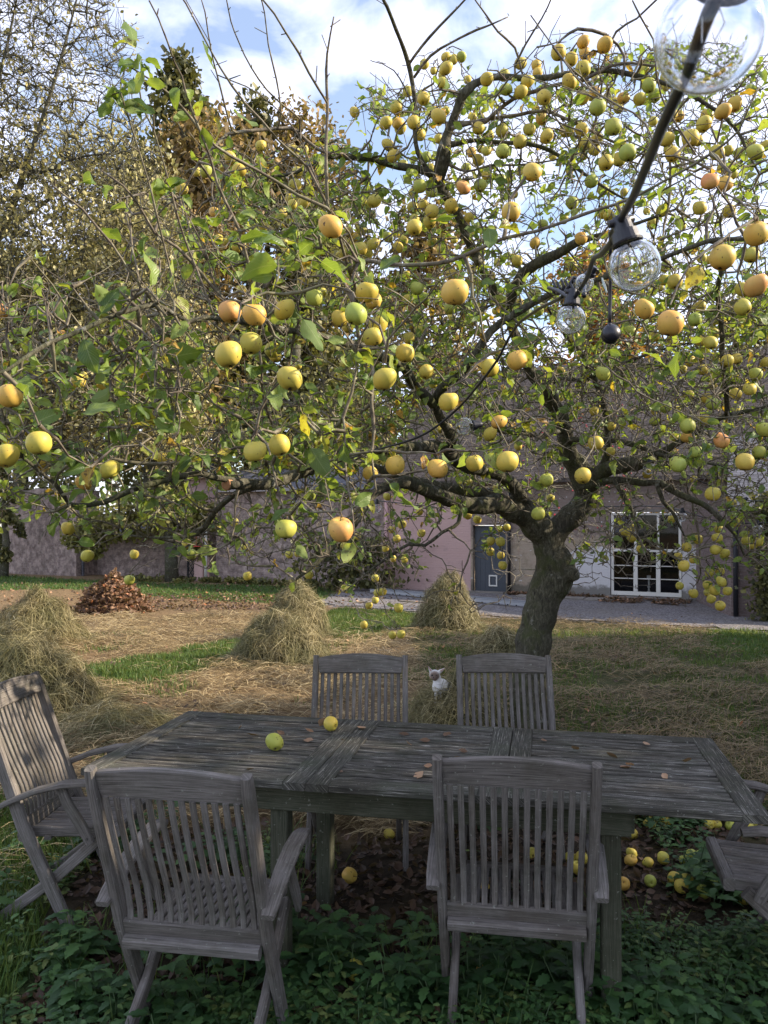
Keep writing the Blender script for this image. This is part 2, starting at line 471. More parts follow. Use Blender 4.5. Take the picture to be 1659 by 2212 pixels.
MAT['apple_g'] = m_apple('green_apple_skin', (0.34, 0.42, 0.075), (0.50, 0.46, 0.08), 0.5, (0.42, 0.42, 0.07))
MAT['apple_y'] = m_apple('yellow_apple_skin', (0.50, 0.46, 0.075), (0.66, 0.42, 0.065), 0.5, (0.58, 0.44, 0.07))
MAT['apple_o'] = m_apple('orange_apple_skin', (0.62, 0.47, 0.085), (0.68, 0.32, 0.075), 0.6, (0.66, 0.41, 0.08))
MAT['apple_p'] = m_apple('blushed_apple_skin', (0.62, 0.42, 0.10), (0.66, 0.24, 0.09), 0.85, (0.64, 0.36, 0.10))
MAT['stalk'] = m_simple('apple_stalk', (0.14, 0.10, 0.055), 0.8)
MAT['calyx'] = m_simple('apple_calyx', (0.05, 0.035, 0.025), 0.9)

def m_glass():
    t = NT('clear_bulb_glass')
    g = t.n('ShaderNodeBsdfGlass', {'Color': (0.98, 0.985, 0.99), 'Roughness': 0.0, 'IOR': 1.46})
    return t.finish(g.outputs[0])
MAT['glass'] = m_glass()
def m_plain(name, col, rough, spec=0.5, metallic=0.0):
    t = NT(name); return t.finish(t.bsdf(col, rough, spec, Metallic=metallic))
MAT['rubber'] = m_simple('black_rubber', (0.012, 0.013, 0.02), 0.38, 0.5, 0.3, 60, 0.0, 0.15)
MAT['wire'] = m_plain('filament_wire', (0.5, 0.5, 0.5), 0.3, 0.5, 0.8)
MAT['tie'] = m_plain('pale_cable_tie', (0.5, 0.58, 0.55), 0.5)
# ================================================================== GROUND
def inpoly(x, y, poly):
    c = False; j = len(poly) - 1
    for i in range(len(poly)):
        xi, yi = poly[i]; xj, yj = poly[j]
        if (yi > y) != (yj > y) and x < (xj - xi) * (y - yi) / (yj - yi + 1e-12) + xi: c = not c
        j = i
    return c
def gpoly(pix): return [tuple(G(a, b)[:2]) for a, b in pix]
GREEN = [gpoly([(120, 1452), (300, 1425), (430, 1400), (540, 1382), (600, 1392), (560, 1430), (470, 1450), (330, 1470), (180, 1480)]),
         gpoly([(670, 1335), (740, 1316), (850, 1324), (1010, 1336), (990, 1352), (880, 1358), (780, 1378), (700, 1392)]),
         gpoly([(-60, 1240), (160, 1252), (420, 1262), (700, 1266), (735, 1290), (700, 1312), (520, 1300), (300, 1288), (150, 1272), (-60, 1275)]),
         gpoly([(1530, 1362), (1900, 1370), (1950, 1450), (1700, 1440), (1600, 1430), (1540, 1400)]),
         gpoly([(1190, 1440), (1320, 1430), (1360, 1470), (1240, 1490)]),
         [(-6, 1.2), (-1.45, 1.2), (-1.35, 3.0), (-1.55, 4.4), (-2.6, 4.9), (-6, 5.2)]]
PATH = gpoly([(690, 1300), (760, 1276), (860, 1282), (1100, 1284), (1330, 1292), (1500, 1303), (1570, 1322), (1900, 1345), (1950, 1395), (1659, 1367), (1372, 1350), (1200, 1340), (1010, 1332), (860, 1322), (770, 1312), (715, 1311)])
PATH[1] = tuple(FP(-1.2, 0, 0.05)[:2]); PATH[2] = tuple(FP(0.5, 0, 0)[:2]); PATH[3] = tuple(FP(4, 0, 0)[:2]); PATH[4] = tuple(FP(7, 0, 0)[:2]); PATH[5] = tuple(FP(9.3, 0, 0)[:2])
NEAR_Y = 4.55
def nettle_den(x, y):
    """0..1 density of nettles in the foreground"""
    if y > 4.6 or y < 1.3: return 0
    if inpoly(x, y, GREEN[5]): return 0.25
    d = 0.5 + 1.1 * mnoise.noise(Vector((x * 1.6, y * 1.6, 9.0)))
    if y < 2.9: d += 0.75
    elif y < 3.3: d += 0.1
    elif x < 0.9: d -= 0.45
    if x > 0.7 and 3.3 < y < 4.6: d -= 0.5
    elif x > 0.7 and y > 2.85: d += 0.5
    if -0.75 < x < 0.35 and y > 2.75: d -= 0.25
    return max(0, min(1, d))
def cover(x, y):
    """which cover: 0 hay, 1 green, 2 gravel, 3 soil/litter"""
    w = 0.18 * mnoise.noise(Vector((x * 1.3, y * 1.3, 0))) * (1 + y * 0.08)
    w2 = 0.18 * mnoise.noise(Vector((x * 1.3, y * 1.3, 5.0))) * (1 + y * 0.08)
    if inpoly(x, y, PATH): return 2
    for g in GREEN[:4] + GREEN[5:]:
        if inpoly(x + w, y + w2, g): return 1
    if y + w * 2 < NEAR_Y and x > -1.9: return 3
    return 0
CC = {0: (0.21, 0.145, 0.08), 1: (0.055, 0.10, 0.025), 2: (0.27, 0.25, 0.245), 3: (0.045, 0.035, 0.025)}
def build_ground():
    xs = np.concatenate([np.linspace(-150, -24, 12), np.arange(-23, 22, 0.22), np.linspace(22.5, 150, 12)])
    ys = np.concatenate([np.linspace(-60, -3, 6), np.arange(-2, 34, 0.22), np.linspace(35, 260, 20)])
    V = []; C = []
    for y in ys:
        for x in xs:
            V.append((x, y, gz(x, y)))
            k = cover(x, y)
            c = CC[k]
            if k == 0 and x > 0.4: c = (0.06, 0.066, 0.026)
            if y > 34 or abs(x) > 24: c = (0.05, 0.07, 0.03)
            C.append(c)
    nx, ny = len(xs), len(ys)
    i = np.arange(nx - 1); j = np.arange(ny - 1)
    I, J = np.meshgrid(i, j); b = (J * nx + I).ravel()
    Q = np.stack([b, b + 1, b + nx + 1, b + nx], 1)
    t = NT('garden_ground')
    p = t.pos()
    c = t.attr('tint', 'Color')
    n1_ = t.noise(14, 6, 0.75, p); n2_ = t.noise(2.2, 5, 0.6, p); n3_ = t.noise(90, 3, 0.6, p)
    c = t.mix(t.ramp(n1_, [(0.32, 1.0), (0.55, 0.0)]), c, (0.35, 0.35, 0.33), 'MULTIPLY')
    c = t.mix(t.ramp(n3_, [(0.5, 0.0), (0.7, 0.6)]), c, (1.7, 1.6, 1.4), 'MULTIPLY')
    c = t.mix(t.ramp(n2_, [(0.45, 0.0), (0.65, 0.35)]), c, (0.10, 0.08, 0.04))
    m = t.finish(t.bsdf(c, 0.95, 0.1, t.bump(n1_, 0.9, 0.03)))
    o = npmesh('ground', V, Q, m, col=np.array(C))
    tag(o, kind='structure')
build_ground()

# gravel path: its own sheet just over the ground
def build_path():
    pts = PATH
    xs = [p[0] for p in pts]; ys = [p[1] for p in pts]
    V = []; idx = {}; Q = []
    st = 0.16
    gx = np.arange(min(xs), min(max(xs), 13), st); gy = np.arange(min(ys), max(ys), st)
    ok = {}
    for a, x in enumerate(gx):
        for b, y in enumerate(gy):
            w = 0.10 * mnoise.noise(Vector((x * 2, y * 2, 0)))
            if inpoly(x + w, y + w, pts): ok[(a, b)] = 1
    def vi(a, b):
        if (a, b) not in idx:
            x, y = gx[0] + a * st, gy[0] + b * st
            idx[(a, b)] = len(V); V.append((x, y, gz(x, y) + 0.022))
        return idx[(a, b)]
    for (a, b) in ok: Q.append((vi(a, b), vi(a + 1, b), vi(a + 1, b + 1), vi(a, b + 1)))
    t = NT('gravel')
    p = t.pos()
    v = t.n('ShaderNodeTexVoronoi', {'Vector': p, 'Scale': 28.0})
    c = t.ramp(v.outputs['Color'], [(0.1, (0.06, 0.055, 0.054)), (0.5, (0.15, 0.14, 0.14)), (0.9, (0.27, 0.255, 0.255))])
    c = t.mix(t.ramp(t.noise(1.2, 4, 0.6, p), [(0.4, 0.0), (0.7, 0.5)]), c, (0.16, 0.14, 0.11))
    o = npmesh('gravel_path', V, Q, t.finish(t.bsdf(c, 0.9, 0.2, t.bump(v.outputs['Distance'], 0.8, 0.02))))
    tag(o, kind='structure')
build_path()

# straw lying on the mown ground
def ribbon_template(seg=2, bend=0.12, w=1.0):
    v = []; f = []
    for i in range(seg + 1):
        t = i / seg
        ww = 0.5 * w * (1 - 0.6 * abs(2 * t - 1))
        z = bend * math.sin(t * math.pi)
        v += [(-ww, t - 0.5, z), (ww, t - 0.5, z)]
    for i in range(seg): f.append((2 * i, 2 * i + 1, 2 * i + 3, 2 * i + 2))
    return np.array(v), np.array(f)
def strands(name, loc, axis, nrm, length, width, rnd, mat, parent=None, seg=2, bend=0.12):
    tv, tf = ribbon_template(seg, bend)
    M = frames(axis, nrm)
    sc = np.stack([width, length, length], 1)
    V, Q, r, _ = batch(tv, tf, loc, M, sc, rnd)
    return npmesh(name, V, Q, mat, parent, rnd=r, smooth=False)
def scatter_hay():
    L = []; W = []; LEN = []; A = []; R = []
    n = 0
    while n < 78000:
        d = 3.6 + 14.5 * random.random() ** 1.35
        t = random.uniform(-0.56, 0.56)
        x, y = t * d, d
        k = cover(x, y)
        if k == 2 or (k == 3) or (k == 1 and random.random() < 0.93): continue
        cl = mnoise.noise(Vector((x * 1.1, y * 1.1, 2.2)))
        if random.random() > 0.65 + cl: continue
        n += 1
        if x > 0.5 and y > 3.5 and random.random() < .4: continue
        L.append((x, y, gz(x, y) + 0.012 + random.random() ** 2 * 0.07 * (1.2 + cl * 2)))
        a = random.gauss(0.15, 0.8) + (1.2 * cl)
        A.append((math.cos(a), math.sin(a), random.gauss(0, 0.16)))
        W.append((0.0032 + 0.00042 * d) * random.uniform(0.7, 1.3)); LEN.append(random.uniform(0.10, 0.30) * (1 + d * 0.02))
        r = random.random() * 0.9 + 0.1 * cl
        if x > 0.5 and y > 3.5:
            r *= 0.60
        R.append(min(1, max(0, r)))
    L = np.array(L)
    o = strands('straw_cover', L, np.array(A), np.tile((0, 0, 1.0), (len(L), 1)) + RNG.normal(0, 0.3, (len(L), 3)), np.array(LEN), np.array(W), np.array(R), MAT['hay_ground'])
    tag(o, 'loose mown straw strewn over the lawn', 'straw', kind='stuff')
scatter_hay()
def scatter_grass():
    L = []; H = []; W = []
    n = 0
    areas = [(0, 4000), (1, 9000), (2, 7000), (3, 5000), (5, 9000)]
    for gi, cnt in areas:
        pl = GREEN[gi]
        xs = [p[0] for p in pl]; ys = [p[1] for p in pl]
        x0, x1, y0, y1 = max(min(xs), -20), min(max(xs), 16), min(ys), max(ys)
        if gi == 5: x0, y0 = -3.2, 1.6
        k = 0
        while k < cnt * (2 if gi in (0, 1, 5) else 1):
            x, y = random.uniform(x0, x1), random.uniform(y0, y1)
            if cover(x, y) != 1: k += 0.02; continue
            k += 1
            L.append((x, y, gz(x, y) - 0.005)); H.append(random.uniform(0.05, 0.11) * (1.3 if gi == 5 else 1)); W.append(0.004 + 0.0009 * y)
    # thin green tufts through the hay
    for _ in range(40000):
        d = 4.5 + 10 * random.random() ** 1.2; t = random.uniform(-0.52, 0.52); x, y = t * d, d
        if cover(x, y) != 0 or mnoise.noise(Vector((x * 0.9, y * 0.9, 7))) < (-0.18 if x > 0.5 else 0.22): continue
        L.append((x, y, gz(x, y))); H.append(random.uniform(0.04, 0.12)); W.append(0.004 + 0.0008 * y)
    for _ in range(3000):
        x, y = random.uniform(-1.7, 2.0), random.uniform(1.6, 4.4)
        if mnoise.noise(Vector((x * 1.5, y * 1.5, 12))) < (0.0 if x < -.3 else .25): continue
        L.append((x, y, gz(x, y))); H.append(random.uniform(0.08, 0.2)); W.append(0.006)
    L = np.array(L); N = len(L)
    A = np.stack([RNG.normal(0, 0.35, N), RNG.normal(0, 0.35, N), np.ones(N)], 1)
    tv = np.array([(-0.5, 0, 0), (0.5, 0, 0), (0.38, 0.5, 0.06), (-0.38, 0.5, 0.06), (0.05, 1, 0.22), (-0.05, 1, 0.22)])
    tf = np.array([(0, 1, 2, 3), (3, 2, 4, 5)])
    V, Q, r, _ = batch(tv, tf, L, frames(A, RNG.normal(size=(N, 3))), np.stack([np.array(W), np.array(H), np.array(H)], 1), RNG.random(N))
    o = npmesh('grass', V, Q, MAT['grass'], rnd=r, smooth=False)
    tag(o, 'green grass growing in patches of the lawn', 'grass', kind='stuff')
scatter_grass()

# dead leaves: litter under table, by window, on lawn
LT = np.array([(0, 0, 0), (-.28, .3, .08), (0, .3, 0), (.28, .3, .1), (-.3, .62, .16), (0, .62, .03), (.3, .62, .10), (0, 1, .2)])
LQ = np.array([(1, 2, 5, 4), (2, 3, 6, 5)]); LTR = np.array([(0, 2, 1), (0, 3, 2), (4, 5, 7), (5, 6, 7)])
def litter(name, locs, size, rnd, parent=None, mat='litter', tilt=0.6):
    N = len(locs)
    ax = np.stack([RNG.normal(0, 1, N), RNG.normal(0, 1, N), RNG.normal(0, tilt * .5, N)], 1)
    M = frames(ax, np.stack([RNG.normal(0, tilt, N), RNG.normal(0, tilt, N), np.ones(N)], 1))
    V, Q, r, _ = batch(LT, LQ, locs, M, size, rnd)
    T = (LTR[None] + (np.arange(N) * 8)[:, None, None]).reshape(-1, 3)
    return npmesh(name, V, [Q, T], MAT[mat], parent, rnd=r, smooth=False)
def litter_all():
    L = []; S = []
    for _ in range(8000):
        x, y = random.uniform(-1.6, 2.6), random.uniform(2.4, 4.9)
        if cover(x, y) != 3: continue
        if random.random() < 0.2 + 0.8 * (mnoise.noise(Vector((x, y, 4))) > -0.2):
            L.append((x, y, gz(x, y) + 0.004 + random.random() * 0.02)); S.append(random.uniform(0.03, 0.06))
    for _ in range(2600):
        s = random.uniform(4.2, 9.2); o = random.uniform(0.15, 0.9) * (1.6 if s > 7 else 0.6)
        if mnoise.noise(Vector((s * 1.5, o * 2, 4))) < -0.12: continue
        x, y, z = FP(s, 0, o); L.append((x, y, gz(x, y) + 0.04 + random.random() * 0.04)); S.append(random.uniform(0.06, 0.11))
    for _ in range(2600):
        p = G(random.uniform(0, 900), 1262 + 60 * random.random() ** 1.5)
        if random.random() < 0.5: p = G(random.uniform(240, 620), random.uniform(1285, 1320))
        L.append((p[0], p[1], p[2] + 0.03)); S.append(random.uniform(0.06, 0.11))
    for _ in range(500):
        p = G(random.uniform(0, 1600), random.uniform(1330, 1600))
        if p[1] < 4.6: continue
        L.append((p[0], p[1], p[2] + 0.05)); S.append(random.uniform(0.04, 0.07))
    L = np.array(L)
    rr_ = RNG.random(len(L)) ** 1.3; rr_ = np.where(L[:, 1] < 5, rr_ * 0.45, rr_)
    tag(litter('leaf_litter', L, np.array(S), rr_), 'brown fallen leaves strewn on the ground', 'leaf litter', kind='stuff')
litter_all()

# nettles
def serr_leaf(nseg=8, wid=0.62, fold=0.18, droop=0.35, serr=0.22):
    v = []; uv = []; f = []
    for i in range(nseg + 1):
        t = i / nseg
        w = wid * 0.5 * (math.sin(math.pi * min(1, t * 0.93 + 0.07)) ** 0.75) * (1 - 0.35 * t)
        if i == nseg: w = 0.004
        w *= (1 + serr * (1 if i % 2 == 0 else -1)) if 0 < i < nseg else 1
        z = -droop * t * t
        for s in (-1, -0.5, 0, 0.5, 1):
            v.append((w * s, t, z + fold * abs(s) * w * (1.0 if abs(s) < 1 else 0.7))); uv.append((0.5 + s * 0.5, t))
    for i in range(nseg):
        for k in range(4): f.append((i * 5 + k, i * 5 + k + 1, i * 5 + k + 6, i * 5 + k + 5))
    return np.array(v), np.array(f), np.array(uv)
def nettles():
    tv, tf, uv = serr_leaf()
    loc = []; ax = []; nh = []; sz = []; rn = []
    sm = MB()
    cnt = 0
    while cnt < 2500:
        x, y = random.uniform(-1.9, 2.3), random.uniform(1.5, 4.6)
        if abs(x) > 0.56 * y + 0.25: continue
        if random.random() > nettle_den(x, y): continue
        cnt += 1
        h = random.uniform(0.06, 0.17) * (1.0 if y > 2.95 else 0.8) * (1.2 + 0.5 * mnoise.noise(Vector((x * 2, y * 2, 0))))
        z0 = gz(x, y)
        lx, ly = random.gauss(0, 0.25) * h, random.gauss(0, 0.25) * h
        a0 = random.random() * 3.14
        big = random.uniform(0.7, 1.25)
        if mnoise.noise(Vector((x * 1.8, y * 1.8, 30))) > 0.02 or random.random() < .2: big *= 0.5; h *= 0.7
        tint = random.random() * 0.5 + (0.2 if big < .6 else 0)
        nl = random.choice((3, 4, 5)) + (2 if big < .6 else 0)
        for k in range(nl):
            t = (k + 1) / nl
            px_, py_, pz_ = x + lx * t, y + ly * t, z0 + h * t
            for q in range(2):
                a = a0 + k * 1.57 + q * 3.14 + random.gauss(0, 0.2)
                s = big * (0.105 - 0.05 * t) * random.uniform(0.8, 1.2)
                d = np.array((math.cos(a), math.sin(a), random.uniform(-0.05, 0.45)))
                loc.append(np.array((px_, py_, pz_)) + d * 0.012); ax.append(d); nh.append((random.gauss(0, .2), random.gauss(0, .2), 1)); sz.append(s); rn.append(min(1, tint + random.random() * 0.45 + (0.08 if random.random() < .05 else 0)))
        sm.tube([(x, y, z0), (x + lx * .5, y + ly * .5, z0 + h * .5), (x + lx, y + ly, z0 + h)], 0.0018, 3, False)
    V, Q, r, U = batch(tv, tf, np.array(loc), frames(np.array(ax), np.array(nh)), np.array(sz), np.array(rn), uv)
    o = npmesh('nettle_patch', V, Q, MAT['nettle'], rnd=r, uv=U, smooth=True)
    tag(o, 'dark green nettles growing thickly round the chair legs', 'nettles', kind='stuff')
    s_ = sm.build('stems', m_simple('nettle_stem', (0.05, 0.08, 0.03)), o)
nettles()

# ================================================================== HAYCOCKS
def haycock(px, base_py, w, h, label, n=2600, peak=1.0, seed=0, mat='hay', lean=0.0, group='haycocks on the mown lawn', cat='haycock', rowdir=None, litterpile=False, shift=0.6):
    n = int(n * 1.6) if not litterpile else n
    b = G(px, base_py)
    c = np.array((b[0], b[1] + w * 0.5 * shift, 0)); c[2] = gz(c[0], c[1])
    root = empty('haycock' if not litterpile else 'leaf_pile', tuple(c))
    tag(root, label, cat, group)
    nr, na = 16, 36
    V = []; Q = []
    def surf(a, t):
        rr = w * 0.5 * t * (1 + 0.13 * mnoise.noise(Vector((math.cos(a) * 1.3 + seed, math.sin(a) * 1.3, seed * 2.0))))
        tt = min(1.0, t)
        hh = h * (0.74 * (1 - tt ** (1.9 * peak)) ** 0.8 + 0.26 * (0.5 + 0.5 * math.cos(math.pi * tt)))
        z = hh * (1 + 0.30 * mnoise.noise(Vector((math.cos(a) * rr * 2.6 + seed, math.sin(a) * rr * 2.6, t * 2))) + 0.16 * mnoise.noise(Vector((math.cos(a) * rr * 7, math.sin(a) * rr * 7 + seed, t * 5))))
        rr *= 1 + 0.10 * mnoise.noise(Vector((math.cos(a) * 3, math.sin(a) * 3 + seed, t * 4)))
        return np.array((rr * math.cos(a) + lean * z, rr * math.sin(a), z - 0.03))
    for i in range(nr + 1):
        for k in range(na): V.append(surf(k / na * 2 * math.pi, i / nr))
    for i in range(nr):
        for k in range(na): Q.append((i * na + k, i * na + (k + 1) % na, (i + 1) * na + (k + 1) % na, (i + 1) * na + k))
    core = m_hay_core if not litterpile else m_litter_core
    Vn = np.array(V) * np.array((0.96, 0.96, 0.96))
    npmesh('mound', Vn, np.array(Q)[:, ::-1], core, root)
    if litterpile:
        L = []
        for _ in range(n):
            a = random.random() * 6.283; t = random.random() ** 0.6 * 1.08
            L.append(surf(a, min(t, 1.05)) + RNG.normal(0, 0.015, 3))
        o = litter('dead_leaves', np.array(L), RNG.uniform(0.07, 0.13, n), RNG.random(n) * 0.6 + 0.4, root, 'litter', 1.0)
        return root
    L = []; A = []; N_ = []; W = []; LN = []
    dist = c[1]
    for _ in range(n):
        a = random.random() * 6.283; t = random.random() ** 0.62 * 1.15
        p = surf(a, min(t, 1.0)); p2 = surf(a, min(t + 0.06, 1.06)); p3 = surf(a + 0.08, min(t, 1.0))
        if t > 1: p = p * np.array((t, t, 0)) + np.array((0, 0, 0.02)); p2 = p * 1.05; p3 = np.array((-p[1], p[0], 0.0)) * 0.05 + p
        down = (p2 - p); tan = (p3 - p)
        down /= np.linalg.norm(down) + 1e-9; tan /= np.linalg.norm(tan) + 1e-9
        nrm = np.cross(tan, down); nrm *= np.sign(nrm[2] + 1e-6)
        mixa = random.gauss(0, 0.8)
        ax = down * math.cos(mixa) + tan * math.sin(mixa) + nrm * random.gauss(0.08, 0.24)
        out = random.random() ** 3 * 0.09
        L.append(p + nrm * (0.008 + out)); A.append(ax); N_.append(nrm + RNG.normal(0, 0.75, 3))
        W.append((0.0016 + 0.00030 * dist) * random.uniform(0.5, 1.5)); LN.append(random.uniform(0.10, 0.34) * (0.8 + 0.3 * w))
    rn = np.where(RNG.random(n) < .35, RNG.random(n) * .3, .3 + .7 * RNG.random(n))
    strands('hay_strands', np.array(L), np.array(A), np.array(N_), np.array(LN), np.array(W), rn, MAT[mat], root, 3, 0.14)
    return root
def core_mat(name, a, b):
    t = NT(name); p = t.objc()
    n = t.noise(28, 6, 0.8, t.vmul(p, (1, 1, 0.5)), 0.8)
    c = t.ramp(n, [(0.3, a), (0.7, b)])
    return t.finish(t.bsdf(c, 0.95, 0.1, t.bump(n, 1.0, 0.04)))
m_hay_core = core_mat('packed_hay', (0.015, 0.013, 0.007), (0.09, 0.075, 0.036))
m_litter_core = core_mat('packed_leaves', (0.03, 0.018, 0.012), (0.14, 0.075, 0.045))
haycock(72, 1398, 1.45, 0.84, 'tall tapering haycock at far left of lawn, beside the dead leaf pile', 5200, 0.85, 1, shift=0.2)
haycock(232, 1326, 1.75, 0.86, 'rust brown pile of dead leaves raked up before the garden wall', 2600, 1.0, 2, litterpile=True, group='', cat='leaf pile', shift=0.3)
haycock(636, 1385, 1.06, 0.86, 'flat topped haycock standing behind the rounder one near the green strip', 4400, 1.9, 3, shift=0.3)
haycock(603, 1440, 1.22, 0.66, 'rounded haycock in the middle of the lawn, in front of a taller one', 5200, 1.25, 4, shift=0.25)
haycock(967, 1368, 1.22, 0.94, 'steep conical haycock standing in front of the blue grey door', 4200, 1.15, 5, shift=0.3)
haycock(20, 1560, 1.35, 0.74, 'broad slumped haycock behind the back of the leftmost chair', 6500, 1.0, 6, shift=0.35)
haycock(225, 1600, 0.95, 0.22, 'low greenish heap of hay spilling beside the table corner', 3200, 1.2, 7, shift=0.3)
haycock(990, 1632, 0.86, 0.58, 'small dark haycock under the white cat', 3600, 1.1, 8, shift=0.3)
haycock(1085, 1420, 0.85, 0.32, 'low reddish brown heap of hay at the left of the tree trunk', 1800, 1.1, 9, shift=0.3)

# ================================================================== BUILDINGS
def wallquads(mb, s0, s1, z0, z1, off=0.0, openings=(), depth=0.16, U=None):
    """front face of a wall along the facade with openings (s0,s1,z0,z1) and their reveals"""
    S = sorted({s0, s1, *[o[0] for o in openings], *[o[1] for o in openings]})
    Z = sorted({z0, z1, *[o[2] for o in openings], *[o[3] for o in openings]})
    def q(a, b, c, d, u):
        mb.raw([a, b, c, d], [(0, 1, 2, 3)], u)
    for a, b in zip(S[:-1], S[1:]):
        for c, d in zip(Z[:-1], Z[1:]):
            cx, cz = (a + b) / 2, (c + d) / 2
            if any(o[0] < cx < o[1] and o[2] < cz < o[3] for o in openings): continue
            q(FP(a, c, off), FP(b, c, off), FP(b, d, off), FP(a, d, off), [(a, c), (b, c), (b, d), (a, d)])
    for o in openings:
        a, b, c, d = o; k = off - depth
        q(FP(a, c, off), FP(a, c, k), FP(a, d, k), FP(a, d, off), [(a, c), (a + depth, c), (a + depth, d), (a, d)])
        q(FP(b, c, k), FP(b, c, off), FP(b, d, off), FP(b, d, k), [(b, c), (b + depth, c), (b + depth, d), (b, d)])
        q(FP(a, d, off), FP(a, d, k), FP(b, d, k), FP(b, d, off), [(a, d), (a, d + depth), (b, d + depth), (b, d)])
        q(FP(a, c, k), FP(a, c, off), FP(b, c, off), FP(b, c, k), [(a, c), (a, c + depth), (b, c + depth), (b, c)])
def m_wall(name, kind):
    t = NT(name); uv = t.uv()
    br = t.n('ShaderNodeTexBrick', {'Vector': uv, 'Color1': (0.9, 0.9, 0.9), 'Color2': (1, 1, 1), 'Mortar': (0, 0, 0), 'Scale': 1.0, 'Mortar Size': 0.006, 'Brick Width': 0.225, 'Row Height': 0.075})
    brf = br.outputs['Color']
    big = t.noise(0.9, 5, 0.6, uv); mid = t.noise(4, 5, 0.7, uv); fin = t.noise(25, 4, 0.6, uv)
    sx = t.n('ShaderNodeSeparateXYZ', {0: uv})
    brickc = t.mix(br.outputs['Color'], (0.20, 0.17, 0.15), t.ramp(t.noise(6, 3, .7, t.vmul(uv, (1, 3, 1))), [(0.3, (0.12, 0.085, 0.08)), (0.6, (0.20, 0.15, 0.14)), (0.8, (0.30, 0.24, 0.22))]))
    if kind == 'pink':
        c = t.mix(big, (0.46, 0.305, 0.275), (0.54, 0.375, 0.34))
        c = t.mix(t.ramp(mid, [(0.58, 0.0), (0.72, 0.5)]), c, (0.30, 0.235, 0.22))
    elif kind == 'old':
        # peeling limewash: brick above, plaster, white patch towards the window
        e = t.math('MULTIPLY', t.math('SUBTRACT', t.noise(3.0, 6, 0.65, uv), 0.5), 1.3)
        z = t.math('ADD', sx.outputs[1], e); x = t.math('ADD', sx.outputs[0], e)
        plast = t.ramp(mid, [(0.3, (0.26, 0.205, 0.14)), (0.55, (0.38, 0.31, 0.235)), (0.75, (0.30, 0.19, 0.13))])
        c = t.mix(t.ramp(t.math('MULTIPLY', z, 0.5), [(0.60, 0.0), (0.64, 0.75)]), plast, brickc)
        c = t.mix(t.math('MULTIPLY', t.ramp(t.math('SUBTRACT', x, 5.3), [(0.70, 0.0), (0.74, 1.0)]), t.ramp(t.math('SUBTRACT', z, 0.1), [(0.75, 1.0), (0.80, 0.0)])), c, t.mix(fin, (0.56, 0.54, 0.54), (0.66, 0.64, 0.63)))
        c = t.mix(t.ramp(t.noise(7, 3, 0.6, uv), [(0.66, 0.0), (0.69, 0.9)]), c, (0.60, 0.58, 0.56))
        c = t.mix(t.ramp(t.math('ADD', sx.outputs[1], t.math('MULTIPLY', mid, 0.5)), [(0.0, 0.8), (0.12, 0.0)]), c, (0.12, 0.11, 0.085))
    elif kind == 'garden':
        c = t.mix(t.ramp(mid, [(0.38, 0.0), (0.6, 1.0)]), brickc, t.mix(big, (0.40, 0.30, 0.26), (0.50, 0.41, 0.36)))
        c = t.mix(t.ramp(t.noise(2.2, 6, 0.75, uv), [(0.45, 0.0), (0.66, 0.6)]), c, (0.14, 0.12, 0.10))
        c = t.mix(t.ramp(t.noise(9, 4, 0.7, uv), [(0.45, 0.0), (0.7, 0.5)]), c, (0.16, 0.10, 0.08))
    else:
        c = t.mix(t.ramp(mid, [(0.55, 0.0), (0.65, 0.5)]), brickc, (0.40, 0.33, 0.30))
    h = t.mix(0.5, brf, fin)
    return t.finish(t.bsdf(c, 0.92, 0.12, t.bump(h, 0.8, 0.02)))
MAT['w_pink'] = m_wall('pink_limewashed_brick', 'pink')
MAT['w_old'] = m_wall('peeling_limewash_plaster', 'old')
MAT['w_garden'] = m_wall('old_garden_brickwork', 'garden')
MAT['w_brick'] = m_wall('bare_brick', 'brick')
def m_roof(name, a, b):
    t = NT(name); uv = t.uv()
    br = t.n('ShaderNodeTexBrick', {'Vector': uv, 'Color1': (0.35, 0.35, 0.35), 'Color2': (1, 1, 1), 'Mortar': (0, 0, 0), 'Scale': 1.0, 'Mortar Size': 0.008, 'Brick Width': 0.18, 'Row Height': 0.11})
    n = t.noise(1.5, 5, 0.7, uv)
    c = t.mix(n, a, b); c = t.mix(0.7, c, br.outputs['Color'], 'MULTIPLY')
    c = t.mix(t.ramp(t.noise(5, 4, 0.7, uv), [(0.6, 0.0), (0.7, 0.4)]), c, (0.25, 0.25, 0.2))
    return t.finish(t.bsdf(c, 0.85, 0.2, t.bump(br.outputs['Color'], 0.8, 0.02)))
MAT['r_tile'] = m_roof('brown_clay_tiles', (0.075, 0.06, 0.052), (0.15, 0.125, 0.11))
MAT['r_slate'] = m_roof('grey_slates', (0.13, 0.13, 0.15), (0.20, 0.20, 0.22))
MAT['white_paint'] = m_simple('old_white_paint', (0.66, 0.64, 0.58), 0.6, 0.3, 0.08, 12)
MAT['door_paint'] = m_simple('blue_grey_door_paint', (0.06, 0.068, 0.08), 0.55, 0.35, 0.2, 6)
MAT['black_pipe'] = m_simple('black_cast_iron', (0.02, 0.02, 0.024), 0.5)
MAT['pink_pipe'] = m_simple('pink_painted_pipe', (0.48, 0.30, 0.29), 0.6)
MAT['stone'] = m_simple('grey_flagstone', (0.20, 0.18, 0.155), 0.9, 0.15, 0.35, 5)
MAT['alu'] = m_simple('dull_aluminium', (0.34, 0.35, 0.38), 0.42, 0.5, 0.1, 10, 0.6)
